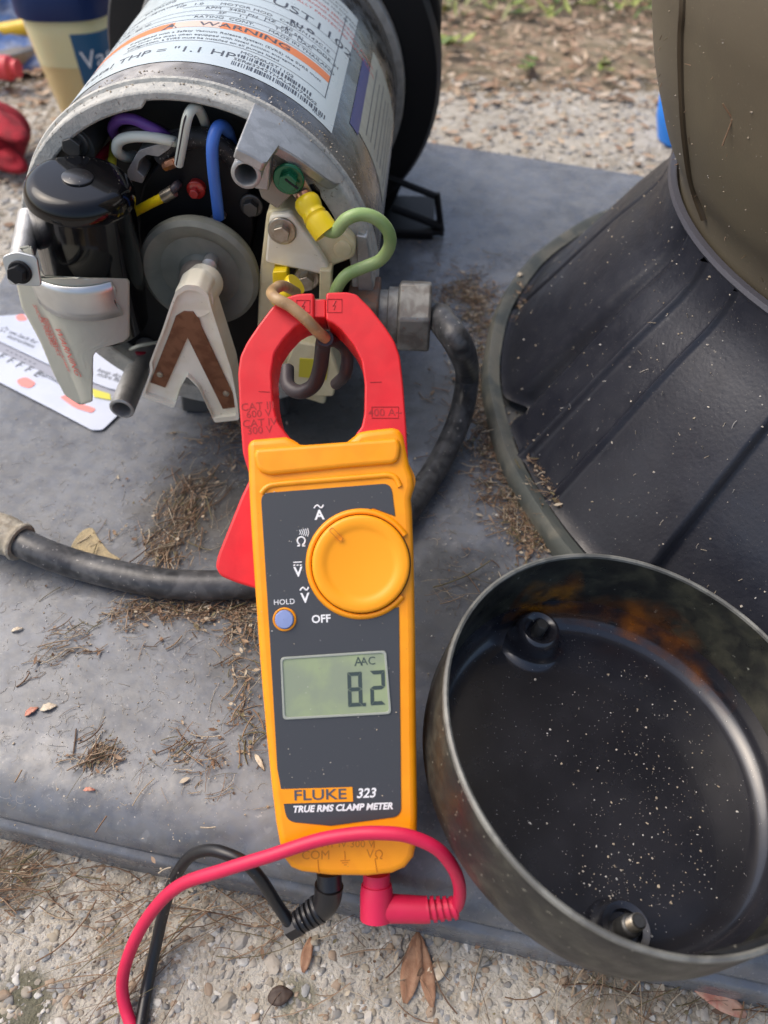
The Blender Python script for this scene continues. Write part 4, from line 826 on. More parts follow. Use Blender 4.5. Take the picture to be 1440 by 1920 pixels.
# ================================================================== END COVER (pan)
pa, pb = .01, .18
pn_ = np.array([math.sin(pb), -math.sin(pa) * math.cos(pb), math.cos(pa) * math.cos(pb)])
PC = Frame((92.5, 117.2, 58.5), (math.cos(pb), 0, -math.sin(pb)), (0, 1, 0))
pan = thing('motor_end_cover', PC.pt(0, 0, -47), 'round black motor end cover lying open side up at the pad edge', 'cover')
def rimz(a):                                # gentle dip where the rim turns out at the lower right
    dg_ = math.degrees(a) % 360
    return -3.2 * math.exp(-((dg_ - 300) / 14) ** 2) * 0
outp = [(73.4, 0), (73.9, -2), (74.1, -10), (74.3, -26), (73.4, -34), (70.5, -41), (66, -46.2), (60, -47.2), (.5, -47.2)]
obj('outer_wall', lathe(PC, outp, 128, caps=False, rf=lambda a, z: 1 + .003 * math.sin(3 * a + 1)), M['panout'], pan, ang=60)
inp = [(73.4, 0), (72.2, .2), (71.8, -2), (71.4, -10), (70.9, -22), (70.6, -30)]
obj('inner_wall', lathe(PC, inp, 128, caps=False, rf=lambda a, z: 1 + .003 * math.sin(3 * a + 1)), [M['panwall']], pan, ang=60)
obj('floor_disc', lathe(PC, [(70.6, -30), (70.3, -33)] + [(60.3 + 10 * math.cos(math.radians(a)), -34.1 - 10 * math.sin(math.radians(a))) for a in range(6, 91, 7)] + [(58, -44.1), (30, -44.2), (.5, -44.2)], 96, caps=False, rf=lambda a, z: 1 + .003 * math.sin(3 * a + 1) * (z > -44)), M['pan'], pan)
# rim bead, brighter where worn
obj('rim_edge', lathe(PC, [(71.9, -.4), (72.0, .7), (72.8, 1.2), (73.7, .7), (73.9, -.6)], 128, caps=False, rf=lambda a, z: 1 + .003 * math.sin(3 * a + 1)), mat('worn_rim', (.11, .11, .1), .4, var=((.25, .25, .22), 9, .6), bump=(2, .4, .3)), pan)
def boss(px, py, name_i):
    z = -30; x, y = PC.on(px, py, z); return x, y
# top boss: a bulging pocket growing out of the wall, and a screw post in the lower one
x, y = PC.on(1020, 1178, -30); an = math.atan2(y, x); bx_, by_ = 60 * math.cos(an), 60 * math.sin(an)
B1 = Frame(PC.pt(bx_, by_, 0), PC.x * math.cos(an - math.pi / 2) + PC.y * math.sin(an - math.pi / 2), PC.y)
obj('bolt_pocket', lathe(B1, [(15.5, -44.15), (13.5, -43.7), (11.8, -42.4), (10.6, -39.5), (10, -36), (9.2, -33.6), (7.8, -32.6), (6.2, -33.2), (4.8, -35), (3.4, -36.6), (.2, -37)], 48, caps=False, rf=None), M['pan'], pan)
obj('pocket_screw', lathe(B1, [(2.8, -37), (2.8, -30), (2.2, -29.2), (.1, -29.2)], 20, caps=False), M['darksteel'], pan)
x, y = PC.on(1190, 1772, -30); an = math.atan2(y, x); bx_, by_ = 58 * math.cos(an), 58 * math.sin(an)
B2 = Frame(PC.pt(bx_, by_, 0), PC.x, PC.y)
obj('bolt_pocket', lathe(B2, [(11.6, -44.2), (10.4, -43), (9.6, -40), (9.2, -36), (8.4, -34.6), (6.2, -35.4), (5.6, -38), (.2, -38)], 48, caps=False), M['pan'], pan)
sc_ = obj('screw_post', lathe(B2, [(3.8, -38), (3.8, -31), (3.2, -30.2), (2.4, -30), (2.4, -25), (2, -24.4), (.1, -24.4)], 28, caps=False), M['darksteel'], pan)
for i in range(5): obj('thread_ring', lathe(B2, [(2.4, -29.6 + i), (2.7, -29.3 + i), (2.4, -29 + i)], 20, caps=False), M['steel'], sc_)
# flange tongue at the right of the rim
tg = [PC.on(*q, -1) for q in [(1318, 1786), (1360, 1776), (1410, 1762), (1470, 1740), (1480, 1775), (1420, 1792), (1370, 1798)]]
obj('rim_tongue', prism(PC, tg, -9, -.6), M['panout'], pan, bevel=1)
# rust film on the inner wall
def wall_film(a0, a1, z0, z1, m, seed, off=.35, r0=71.2):
    rr = random.Random(seed); n = 50; v = []; f = []
    for i in range(n + 1):
        t = i / n; a = math.radians(a0 + (a1 - a0) * t); e = math.sin(math.pi * t) ** .4
        ze = z0 + (z1 - z0) * e * (.85 + .15 * math.sin(i * .22 + seed))
        for k in range(9):
            z = z0 + (ze - z0) * k / 8; r = float(np.interp(-z, [2, 10, 22, 32, 38.5, 41, 43, 43.9], [71.8, 71.4, 70.9, 70.4, 68.9, 67.3, 64.9, 62.6])) * (1 + .003 * math.sin(3 * a + 1)) - off
            v.append(PC.pt(r * math.cos(a), r * math.sin(a), z + .2))
    f = [(i * 9 + k, i * 9 + k + 1, (i + 1) * 9 + k + 1, (i + 1) * 9 + k) for i in range(n) for k in range(8)]
    return v, f
rustm = bpy.data.materials.new('rust_film'); rustm.use_nodes = True; t_ = rustm.node_tree; b_n = t_.nodes['Principled BSDF']; b_n.inputs['Base Color'].default_value = (.5, .13, .01, 1); b_n.inputs['Roughness'].default_value = .45
tcn = t_.nodes.new('ShaderNodeTexCoord'); nz = t_.nodes.new('ShaderNodeTexNoise'); nz.inputs['Scale'].default_value = 90; nz.inputs['Detail'].default_value = 8; mr = t_.nodes.new('ShaderNodeMapRange'); mr.inputs[1].default_value = .42; mr.inputs[2].default_value = .66; mr.inputs[4].default_value = .9
t_.links.new(tcn.outputs['Object'], nz.inputs[0]); t_.links.new(nz.outputs[0], mr.inputs[0]); t_.links.new(mr.outputs[0], b_n.inputs['Alpha'])
def film(a0, a1, z0, z1, m, seed, name):
    o = obj(name, wall_film(a0, a1, z0, z1, m, seed), m, pan, ang=80); me = o.data
    at = me.color_attributes.new('fade', 'FLOAT_COLOR', 'POINT')
    for i, v in enumerate(me.vertices):
        t = (i // 9) / 50; k = (i % 9) / 8; f = max(0, math.sin(math.pi * t)) ** .8 * (1 - k) ** .7 * min(1, .35 + k * 3); at.data[i].color = (f, f, f, 1)
    return o
ca = t_.nodes.new('ShaderNodeVertexColor'); ca.layer_name = 'fade'; mu = t_.nodes.new('ShaderNodeMath'); mu.operation = 'MULTIPLY'; t_.links.new(mr.outputs[0], mu.inputs[0]); t_.links.new(ca.outputs[0], mu.inputs[1]); t_.links.new(mu.outputs[0], b_n.inputs['Alpha'])
rb = t_.nodes.new('ShaderNodeValToRGB'); rb.color_ramp.elements[0].color = (.045, .016, .008, 1); rb.color_ramp.elements[0].position = .35; rb.color_ramp.elements[1].color = (.42, .13, .01, 1); rb.color_ramp.elements[1].position = .72; n2 = t_.nodes.new('ShaderNodeTexNoise'); n2.inputs['Scale'].default_value = 55; n2.inputs['Detail'].default_value = 6; t_.links.new(tcn.outputs['Object'], n2.inputs[0]); t_.links.new(n2.outputs[0], rb.inputs[0]); t_.links.new(rb.outputs[0], b_n.inputs['Base Color'])
mr.inputs[1].default_value = .35; mr.inputs[2].default_value = .62; mr.inputs[4].default_value = .85
film(22, 116, -42, -14, rustm, 3, 'rust_stain')
rm2 = rustm.copy(); rm2.name = 'orange_rust'
for nd in rm2.node_tree.nodes:
    if nd.type == 'VALTORGB': nd.color_ramp.elements[0].color = (.3, .08, .008, 1); nd.color_ramp.elements[1].color = (.75, .3, .012, 1)
film(88, 122, -38, -4, rm2, 5, 'orange_rust')
n = 620; PP = np.zeros((n, 3))
for i in range(n):
    while True:
        x = RNG.randn() * 24 + 18; y = RNG.randn() * 34 - 4
        if math.hypot(x, y) < 62: break
    if i < 90: x, y = bx_ + RNG.randn() * 9, by_ + 11 + abs(RNG.randn()) * 8
    PP[i] = PC.pt(x, y, -43.9)
V, F = pebbles(PP, .1 + RNG.rand(n) ** 4 * .4, .35); npmesh('white_grit', V, F, M['grit'], None, parent=pan)

# ================================================================== CARDS under the capacitor
def flat(outpx, z, th, name, m, parent, r=2):
    return obj(name, prism(WF, rounded([tuple(at_z(x, y, z)[:2]) for x, y in outpx], r), z - th, z), m, parent, bevel=.1)
cardt = thing('instruction_card', (-200, 330, 0), 'white glossy packaging card with pink spots lying under the capacitor', 'card')
c1_ = flat([(-60, 688), (0, 717), (100, 768), (172, 806), (192, 806), (240, 760), (242, 690), (0, 600), (-60, 580)], 1.2, .5, 'lower_card', M['card'], cardt)
flat([(-60, 622), (0, 640), (110, 694), (236, 738), (238, 752), (110, 712), (0, 660), (-60, 638)], 1.35, .08, 'grey_strip', M['cardstrip'], c1_, 1)
flat([(-60, 588), (0, 592), (60, 588), (150, 640), (232, 690), (232, 734), (205, 728), (110, 692), (0, 640), (-60, 612)], 2.6, .5, 'upper_card', M['card'], cardt)
flat([(172, 728), (206, 738), (208, 750), (176, 744)], 1.9, .1, 'yellow_patch', M['yprint'], c1_, .6)
for L_ in ([(30, 712), (48, 706), (68, 718), (56, 728), (36, 722)], [(112, 744), (124, 740), (150, 756), (180, 766), (172, 774), (140, 764)]): flat(L_, 1.6, .08, 'pink_spot', M['pinkprint'], c1_, 3)
flat([(28, 592), (44, 588), (52, 600), (34, 602)], 2.8, .08, 'pink_spot', M['pinkprint'], cardt, 3)
def ztext(s, px, py, z, size, rot): p = at_z(px, py, z); return text(s, size, WF, p[0], p[1], z + .05, rot=rot, ext=.02)
obj('fine_print', join(ztext('F  F  F  F  F  E', 28, 680, 1.6, 8, -.55), ztext('- - - - - - -', 40, 668, 1.6, 7, -.55), ztext('approved for use', 110, 715, 1.6, 5, -.55)), M['inkgrey'], c1_)
obj('fine_print', join(ztext('see back for', 44, 632, 2.7, 5, -.5), ztext('instructions', 40, 640, 2.7, 5, -.5), ztext('keep dry', 206, 700, 2.7, 5, -.4), ztext('store flat', 206, 708, 2.7, 5, -.4)), M['inkgrey'], cardt)
star = [(3.5 * (1 if i % 2 == 0 else .45) * math.cos(i * math.pi / 5), 3.5 * (1 if i % 2 == 0 else .45) * math.sin(i * math.pi / 5)) for i in range(10)]
p = at_z(8, 618, 2.7); obj('outline_mark', ringprism(Frame(p, (1, 0, 0), (0, 1, 0)), star, [(a * .75, b * .75) for a, b in star], 0, .06), M['inkgrey'], cardt)

# ================================================================== JAR and odds and ends, top left
jb = at_z(186, 216, -40); JF = Frame((jb[0], jb[1], -40), (1, 0, 0), (0, 1, 0))
jar = thing('jelly_jar', JF.o, 'tapered jar of yellow jelly with navy lid left of the motor', 'jar')
def sq(a, z): return 1 / (abs(math.cos(a)) ** 3 + abs(math.sin(a)) ** 3) ** (1 / 3)
obj('jar_body', lathe(JF, [(28, 0), (31.5, 1.5), (33, 5), (37, 40), (39, 58), (41, 84), (41.6, 96), (40, 100), (38, 101)], 64, rf=sq), M['jar'], jar)
obj('jelly_headspace', lathe(JF, [(39.5, 60), (41.4, 84), (42, 96), (40.6, 100.6)], 64, caps=False, rf=sq), M['jarhi'], jar)
obj('lid', lathe(JF, [(43, 101), (46, 101.5), (46.5, 104), (46, 128), (43.5, 131), (20, 132)], 64, rf=sq), M['jarcap'], jar)
def jr(z): return float(np.interp(z, [0, 5, 40, 58, 84, 96], [31.5, 33, 37, 39, 41, 41.6]))
def jpt(a, z, off): r = jr(z) * sq(a, z) + off; return JF.pt(r * math.cos(a), r * math.sin(a), z)
n = 24; v = []
for k in range(9):
    z = 22 + 68 * k / 8
    for i in range(n + 1): v.append(jpt(math.radians(-80 + 110 * i / n), z, .8))
jl = obj('jar_label', (v, [(k * (n + 1) + i, k * (n + 1) + i + 1, (k + 1) * (n + 1) + i + 1, (k + 1) * (n + 1) + i) for k in range(8) for i in range(n)]), M['jarlabel'], jar)
obj('jar_lettering', text('Vaseline', 23, None, 0, 0, 0, ext=.1, ax='LEFT', mapf=lambda x, y, z: jpt(math.radians(-74) + x / 46, 66 + y + .1 * x, 1.3 + z)), M['white'], jl)
gp_ = at_z(12, 285, -40)
def blob(name, c, R3, m, parent=None, seed=1, amp=.14, fold=4, rotz=0):
    rr = np.random.RandomState(seed); k1 = rr.randn(3) * fold * .5; k2 = rr.randn(3) * fold; v = ICO3.copy(); dd = 1 + amp * np.sin(v @ k1 + 1) + amp * .6 * np.sin(v @ k2 + 2); v = v * dd[:, None] * np.array(R3); c_, s_ = math.cos(rotz), math.sin(rotz)
    v = np.c_[v[:, 0] * c_ - v[:, 1] * s_, v[:, 0] * s_ + v[:, 1] * c_, v[:, 2]]; v[:, 2] = np.maximum(v[:, 2], -R3[2] * .92)
    return obj(name, (v + np.array(c), ICF3.tolist()), m, parent, ang=180)
bm = bmesh.new(); bmesh.ops.create_icosphere(bm, subdivisions=4, radius=1); ICO3 = np.array([v.co[:] for v in bm.verts]); ICF3 = np.array([[v.index for v in f.verts] for f in bm.faces]); bm.free()
gl = thing('red_glove', gp_, 'dark red knitted glove lying crumpled on the concrete at left edge', 'glove')
cc = at_y(0, 250, 720); zz = -40
blob('palm', (-375, 738, -12), (42, 36, 28), M['glove'], gl, 3, .1, 3, .3)
blob('finger', (-350, 726, 2), (13, 38, 11), M['glove'], gl, 5, .1, 3, .7)
blob('finger', (-355, 712, -20), (12, 34, 11), M['glove'], gl, 8, .1, 3, .9)
h1 = at_y(-60, 150, 905); h2 = at_y(12, 132, 905)
rh = thing('red_tool', (-470, 905, -40), 'red grip of a hand tool poking in from the left edge', 'tool')
obj('grip', tube([(-600, 925, -20), (-520, 918, -18), (-430, 908, -16), (-396, 904, -16)], lambda t: 15 + 3 * math.sin(t * 6) - 5 * (t > .93), 20), M['handle'], rh)
obj('jaw', prism(WF, [(-560, 960), (-440, 948), (-400, 985), (-410, 1000), (-560, 1010)], -40, -22), M['steel'], rh, bevel=2)
tg_ = obj('red_cap', lathe(Frame((-470, 1010, -40), (1, 0, 0), (0, 1, 0)), [(8, 0), (14, 0), (14, 16), (11, 22), (2, 23)], 32), M['handle']); tag(tg_, 'small red plastic cap behind the red grip at the left edge', 'clip')  # plain round cap turned from red plastic
bc = thing('blue_packaging', (-520, 1150, -40), 'crumpled blue and white plastic packaging behind the jelly jar', 'packaging')
def crump(x0, x1, y0, y1, z, amp, seed):
    rr = np.random.RandomState(seed); nx, ny = 50, 36; K = [(rr.randn() * .05, rr.randn() * .05, rr.rand() * 6) for _ in range(7)]; v = []
    for j in range(ny):
        for i in range(nx):
            x = x0 + (x1 - x0) * i / (nx - 1); y = y0 + (y1 - y0) * j / (ny - 1); h = sum(abs(math.sin(a * x + b * y + c)) for a, b, c in K) / 7; e = min(1, i / 4, j / 4, (nx - 1 - i) / 4, (ny - 1 - j) / 4)
            v.append((x + 6 * math.sin(y * .05), y + 6 * math.sin(x * .06), z + amp * h * e + .5))
    return v, [(j * nx + i, j * nx + i + 1, (j + 1) * nx + i + 1, (j + 1) * nx + i) for j in range(ny - 1) for i in range(nx - 1)]
solidify(obj('film', crump(-900, -330, 960, 1560, -41, 95, 2), M['cloth'], bc, ang=25), .6)
yt = thing('yellow_screwdriver', (-430, 1010, -20), 'yellow handled tool resting on the blue packaging beside the jar', 'tool')
obj('handle', tube([at_y(-90, 66, 1000), at_y(-20, 62, 1000), at_y(20, 57, 1000), at_y(60, 50, 1000)], 9, 18), M['ytool'], yt)
dk = obj('black_hose', tube([(-345, 1030, -22), (-300, 1000, -20), (-250, 940, -20), (-215, 860, -20)], 17, 18), M['black']); tag(dk, 'short black hose end on the ground between jar and motor', 'hose')
# blue object behind the tank
bt = thing('blue_pot', at_z(1262, 275, -40), 'bright blue plastic pot peeking out behind the tan tank', 'pot')
q = at_z(1262, 268, -40); QF = Frame((q[0] + 12, q[1] + 4, -40), (1, 0, 0), (0, 1, 0))
obj('pot_body', lathe(QF, [(22, 0), (27, 3), (33, 22), (35, 40), (31, 50), (20, 55), (6, 56)], 48), M['bluething'], bt)

# grit and bits stuck on the base, the tank and the motor
def on_cone(a, z): r = float(np.interp(z, [q[1] for q in prof_base], [q[0] for q in prof_base])) * cone_rf(a, z) + .25; return TF.pt(r * math.cos(a), r * math.sin(a), z)
def on_body(a, z): r = tank_r(z) + .15; return TF.pt(r * math.cos(a), r * math.sin(a), z)
for fn, zr, n, nm, r_ in ((on_cone, (12, 118), 700, 'stuck_grit', .5), (on_body, (124, 260), 520, 'stuck_grit', .42)):
    PP = np.array([fn(math.radians(125 + RNG.rand() * 130), zr[0] + RNG.rand() * (zr[1] - zr[0])) for _ in range(n)])
    V, F = pebbles(PP, .1 + RNG.rand(n) ** 4 * r_, .7); npmesh(nm, V, F, M['grit'], None, parent=tank)
def bits(C, L, R, m, parent, name='stuck_straw'):
    out = []
    for c, l in zip(C, L):
        a = RNG.rand() * 6.28; dv_ = np.array([math.cos(a) * .6, -.25, math.sin(a)]) ; dv_ /= np.linalg.norm(dv_); out.append(tube([c - dv_ * l / 2, c + RNG.randn(3) * l * .06, c + dv_ * l / 2], R, 4, 2))
    o = obj(name, join(*out), m, parent); o['kind'] = 'stuff'; return o
CC = [on_cone(math.radians(185 + RNG.rand() * 60), 15 + RNG.rand() * 95) for _ in range(60)]
bits(CC, 1.5 + RNG.rand(60) * 4, .16, M['grit'], tank)
p1 = on_body(math.radians(197), 165); CC = [on_body(math.radians(150 + RNG.rand() * 60), 130 + RNG.rand() * 90) for _ in range(46)]
bits(CC, 1 + RNG.rand(46) * 4, .14, M['needle'], tank)
h_ = hit_tank(1372, 225)
if h_ is not None:
    h_ = on_tank(h_) ; e_ = np.array([-.55, -.5, 0.]) * .8
    obj('stuck_twig', join(tube([h_ + e_ + (0, 0, 9), h_ + e_ + (.5, 0, 2), h_ + e_ + (0, 0, -9)], .3, 5), tube([h_ + e_ + (-4, 2, 5), h_ + e_ + (1, 0, 0)], .3, 5), tube([h_ + e_ + (3, -2, 3), h_ + e_ + (0, 0, 0)], .25, 5)), M['needle'], tank)
n = 700; PP = []
for i in range(n):
    a = math.radians(20 + RNG.rand() * 140); PP.append(BF.pt((RS + .1) * math.cos(a), (RS + .1) * math.sin(a) , 11 - RNG.rand() ** .7 * 22))
V, F = pebbles(np.array(PP), .1 + RNG.rand(n) ** 3 * .4, .8); npmesh('stuck_dust', V, F, M['grit'], None, parent=motor)
n = 420; PP = []
while len(PP) < n:
    x, y = RNG.rand(2) * 34 - 17
    if math.hypot(x, y) < 16.5 and (x + y) > -2 + RNG.randn() * 3: PP.append(CF.pt(x, y, ZT - (1.65 if math.hypot(x, y) < CR - 6.3 else .05)))
V, F = pebbles(np.array(PP), .07 + RNG.rand(n) ** 3 * .2, .6); npmesh('stuck_dust', V, F, M['grit'], None, parent=cap)
n = 260; PP = np.array([MF.pt(*MF.on(490 + RNG.rand() * 260, 910 + RNG.rand() * 620), .42) for _ in range(n)])
V, F = pebbles(PP, .03 + RNG.rand(n) ** 5 * .22, .4); npmesh('stuck_dust', V, F, M['grit'], None, parent=pnl)
# ================================================================== DEBRIS
def needles(C, L, R, az, lift=.15, bend=.25):
    n = len(C); ns = 5; V = np.zeros((n, ns, 3, 3))
    for i in range(n):
        a = az[i]; b = (RNG.rand() - .5) * bend * 2; up = abs(RNG.randn()) * lift
        for k in range(ns):
            t = k / (ns - 1) - .5; aa = a + b * t * 2; x = C[i, 0] + math.cos(aa) * t * L[i]; y = C[i, 1] + math.sin(aa) * t * L[i]; z = C[i, 2] + (t + .5) * up * L[i] * .5
            for q in range(3): g = q * 2.094; V[i, k, q] = (x - math.sin(aa) * R[i] * math.cos(g), y + math.cos(aa) * R[i] * math.cos(g), z + R[i] * math.sin(g))
    F = []
    for k in range(ns - 1):
        for q in range(3): F.append((k * 3 + q, k * 3 + (q + 1) % 3, (k + 1) * 3 + (q + 1) % 3, (k + 1) * 3 + q))
    F = (np.array(F)[None] + (np.arange(n) * ns * 3)[:, None, None]).reshape(-1, 4); return V.reshape(-1, 3), F
def cluster(pts, z, n, sx, L, name, label, az=None, azs=.6, grit=0, flakes=0):
    P = [at_z(x, y, z) for x, y in pts]; C = []; A_ = []
    for i in range(n):
        k = RNG.rand() * (len(P) - 1); j = int(k); p = P[j] * (1 - k + j) + P[min(j + 1, len(P) - 1)] * (k - j) if len(P) > 1 else P[0]
        hv = 1 + 2.2 * (RNG.rand() < .22); C.append(p + np.array([RNG.randn() * sx * hv, RNG.randn() * sx * hv, .3 + abs(RNG.randn()) * (1.1 if hv == 1 else .2)])); A_.append((az if az is not None else RNG.rand() * 6.28) + RNG.randn() * azs)
    V, F = needles(np.array(C), L * (.35 + RNG.rand(n)), .09 + RNG.rand(n) ** 2 * .3, A_)
    V3, F3 = leaves(np.array([C[RNG.randint(n)] + np.array([RNG.randn() * sx * .5, RNG.randn() * sx * .5, -.1]) for _ in range(int(n * 1.3))]), .4 + RNG.rand(int(n * 1.3)) * 1.1, .4 + RNG.rand(int(n * 1.3)) * .8, .9, 2); F = np.r_[F, F3 + len(V)]; V = np.r_[V, V3]
    if flakes:
        C2 = np.array([C[RNG.randint(n)] + np.array([RNG.randn() * sx * .6, RNG.randn() * sx * .6, .2]) for _ in range(flakes)]); V2, F2 = leaves(C2, 1 + RNG.rand(flakes) ** 2 * 4, .7 + RNG.rand(flakes) * 1.3, .4, .8); F = np.r_[F, F2 + len(V)]; V = np.r_[V, V2]
    o = npmesh(name, V, F, M['needle'], P[0], label=label, cat='debris'); return o
def gritpatch(pts, z, n, sx, name, label, rr=(.2, .8)):
    P = [at_z(x, y, z) for x, y in pts]; C = []
    for i in range(n):
        k = RNG.rand() * (len(P) - 1); j = int(k); p = P[j] * (1 - k + j) + P[min(j + 1, len(P) - 1)] * (k - j) if len(P) > 1 else P[0]
        C.append(p + np.array([RNG.randn() * sx, RNG.randn() * sx, .1]))
    V, F = pebbles(np.array(C), rr[0] + RNG.rand(n) ** 3 * (rr[1] - rr[0]), .6); return npmesh(name, V, F, M['grit'], P[0], label=label, cat='debris')
cluster([(360, 900), (345, 960), (320, 1010), (300, 1060)], 0, 330, 7, 13, 'pine_needles', 'dry pine needle drift on the pad above the black cable', az=1.15, flakes=78)
cluster([(215, 1148), (280, 1140), (360, 1146), (430, 1150), (480, 1150)], 0, 330, 4, 10, 'pine_needles', 'brown needle litter caught along the lower side of the black cable', az=.2, azs=.7, flakes=84)
cluster([(465, 1170), (470, 1240), (440, 1340), (485, 1400)], 0, 110, 5, 9, 'pine_needles', 'dry needles gathered beside the left edge of the meter body', flakes=48)
cluster([(182, 1418)], 0, 75, 4.2, 10, 'pine_needles', 'small tuft of dry grass on the lower left of the pad', az=.8, flakes=9)
cluster([(120, 1210)], 0, 40, 6, 12, 'pine_needles', 'pale dry grass wisps on the pad below the cable', az=.4, flakes=4)
cluster([(320, 1400), (380, 1410), (410, 1470)], 0, 55, 6, 12, 'pine_needles', 'sparse dry needles on the pad left of the display', az=.5, flakes=9)
cluster([(430, 870), (440, 800), (400, 790)], 0, 120, 6, 11, 'pine_needles', 'mossy needle scraps on the pad left of the jaw', flakes=36)
cluster([(880, 520), (895, 600), (890, 700), (900, 800), (930, 900), (970, 970), (1010, 1030)], 0, 950, 6.5, 10, 'pine_needles', 'thick brown needle drift along the tank flange', flakes=450)
cluster([(850, 545), (900, 560), (800, 545)], 0, 160, 9, 12, 'pine_needles', 'brown litter on the pad beside the conduit nut', flakes=72)
cluster([(1010, 830), (1025, 880), (1050, 930)], 10.5, 190, 3.5, 8, 'pine_needles', 'needle litter resting in the corner of the tank flange', flakes=96)
cluster([(985, 530), (975, 600)], 10.5, 40, 4, 7, 'pine_needles', 'few needles lodged on the upper part of the tank flange', flakes=18)
cluster([(830, 1110), (880, 1105)], 0, 12, 8, 26, 'pine_needles', 'long thin needles crossing on the pad above the end cover', az=.1, azs=.7)
cluster([(100, 1650), (260, 1680), (420, 1690), (560, 1700)], -39, 130, 9, 26, 'pine_needles', 'straw and needles in front of the pad on the concrete', az=.15, azs=.5, flakes=18)
cluster([(150, 1840), (230, 1800), (330, 1760)], -38.5, 42, 6, 32, 'pine_needles', 'pale straw strands crossing under the test leads', az=.6, azs=.25)
cluster([(1060, 1850), (1180, 1850), (1330, 1840), (1440, 1820)], -38.5, 170, 9, 24, 'pine_needles', 'dry grass below the end cover on the concrete', az=.5, azs=.7, flakes=66)
cluster([(30, 1620), (0, 1680)], -38.5, 90, 9, 26, 'pine_needles', 'dry straw at the lower left corner of the pad', az=.3, azs=.5, flakes=21)
cluster([(760, 1800), (960, 1780), (640, 1850)], -38.5, 60, 18, 20, 'pine_needles', 'loose needles on the concrete right of the plugs', flakes=18)
gritpatch([(100, 1250), (250, 1400), (420, 1300)], 0, 900, 40, 'grit', 'fine pale grit sprinkled over the lower left of the pad', (.06, .42))
gritpatch([(300, 880), (150, 900)], 0, 260, 40, 'grit', 'fine grit on the pad between the card and the cable', (.06, .4))
gritpatch([(860, 950), (850, 1150), (830, 1400)], 0, 260, 14, 'grit', 'grit on the dark strip of pad between meter and end cover', (.06, .42))
gritpatch([(900, 550), (890, 700), (960, 960)], 0, 700, 6, 'grit', 'pale grains among the needles beside the tank flange', (.2, 1.3))
n = 1100; C = np.array([at_z(RNG.rand() * 520 - 20, 820 + RNG.rand() * 700, 0) + np.array([0, 0, .12]) for _ in range(n)])
V, F = needles(C, .8 + RNG.rand(n) ** 3 * 7, .04 + RNG.rand(n) * .06, RNG.rand(n) * 6.28, .02, .8); npmesh('dust_fibres', V, F, M['grit'], (0, 0, 0), label='fine pale fibres and dust hairs strewn over the left of the pad', cat='debris')
n = 500; C = np.array([at_z(800 + RNG.rand() * 160, 350 + RNG.rand() * 800, 0) + np.array([0, 0, .12]) for _ in range(n)])
V, F = needles(C, .8 + RNG.rand(n) ** 3 * 8, .05 + RNG.rand(n) * .08, RNG.rand(n) * 6.28, .02, .8); npmesh('dust_fibres', V, F, M['needle'], (100, 200, 0), label='fine brown fibres scattered on the pad between meter and tank', cat='debris')
# sandy spill
p = at_z(175, 1035, 0); sv = smooth_closed([tuple(at_z(x, y, 0)[:2]) for x, y in [(150, 1000), (172, 990), (185, 1010), (205, 1035), (225, 1050), (190, 1062), (150, 1055), (132, 1032)]], 4)
sp_ = obj('sand_spill', prism(WF, sv, -.05, .35), M['sand'], bevel=.3); tag(sp_, 'small tan sand spill on the pad above the cable at left', 'sand')
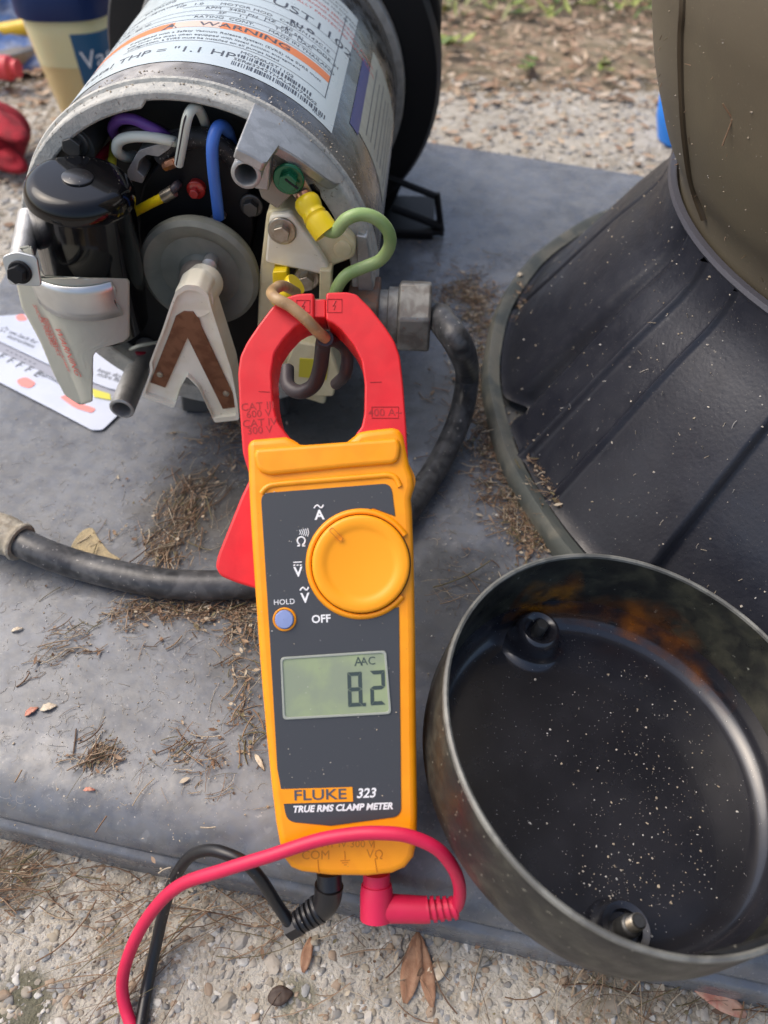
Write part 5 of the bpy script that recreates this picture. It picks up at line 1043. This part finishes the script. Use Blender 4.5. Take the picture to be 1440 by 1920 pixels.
# single leaves
def leaf(name, px, py, z, L, W, rot, m, label, curl=.2, lift=2):
    if py < 1500: L *= .7; W *= .65
    p = at_z(px, py, z); nx, ny = 9, 5; v = []
    for i in range(nx):
        t = i / (nx - 1); w_ = W * math.sin(math.pi * min(1, t * .96 + .03)) ** .7 * (1 - .25 * t)
        for j in range(ny):
            s_ = (j / (ny - 1) - .5) * 2; x = (t - .5) * L; y = s_ * w_ / 2; zz = curl * abs(s_) * w_ * .5 + lift * math.sin(math.pi * t) * .5 + .3 * math.sin(t * 17 + j) + .5
            v.append((p[0] + x * math.cos(rot) - y * math.sin(rot), p[1] + x * math.sin(rot) + y * math.cos(rot), z + zz))
    f = [(i * ny + j, i * ny + j + 1, (i + 1) * ny + j + 1, (i + 1) * ny + j) for i in range(nx - 1) for j in range(ny - 1)]
    o = solidify(obj(name, (v, f), m, ang=180), .25); tag(o, label, 'leaf'); return o
lbr = mat('leaf_brown', (.26, .13, .07), .7, var=((.38, .22, .13), 4, .7), bump=(1, .6, .3)); lpk = mat('leaf_pink', (.5, .2, .14), .7, var=((.55, .4, .28), 3, .6)); lpale = mat('leaf_pale', (.6, .52, .4), .7, var=((.45, .35, .22), 3, .6))
leaf('dead_leaf', 772, 1812, -39.5, 26, 9, 1.35, lbr, 'long brown leaf, left one of the pair below the red plug')
leaf('dead_leaf', 797, 1816, -39.5, 27, 7, 1.75, lbr, 'long narrow brown leaf, right one of the pair below the red plug')
leaf('dead_leaf', 820, 1822, -39.5, 11, 7, .6, lpale, 'small cream leaf touching the brown pair below the red plug')
leaf('dead_leaf', 576, 1790, -39.5, 13, 5, 1.4, lbr, 'reddish curled leaf on the concrete below the black plug')
leaf('dead_leaf', 526, 1868, -39.5, 10, 8, .2, mat('leaf_dark', (.05, .03, .02), .6), 'dark brown round leaf on the concrete near the bottom')
leaf('dead_leaf', 60, 1335, 0, 9, 5, .7, lpk, 'reddish leaf scrap lying on the lower left of the pad')
leaf('dead_leaf', 92, 1328, 0, 10, 6, .3, lpale, 'pale torn leaf scrap touching the reddish one on the pad')
leaf('dead_leaf', 168, 1482, -.3, 7, 3, 0, lpk, 'tiny pink leaf scrap near the pad front lip')
leaf('dead_leaf', 33, 1182, 0, 8, 3, .3, lpale, 'small pale flake on the pad at the far left')
leaf('dead_leaf', 1395, 1800, -38, 18, 9, .3, lbr, 'brown leaf on the ground below the end cover tongue')
leaf('dead_leaf', 975, 517, 11, 7, 6, .5, lpale, 'pale leaf scrap stuck on top of the tank flange')
leaf('dead_leaf', 1340, 1870, -38, 24, 9, 2.6, lpk, 'orange brown leaf at the bottom right corner')
leaf('dead_leaf', 487, 1430, 0, 12, 3.5, -1.0, lpale, 'narrow pale leaf on the pad touching the left meter edge')
for o in list(bpy.data.objects):
    if '_b' in o: del o['_b']
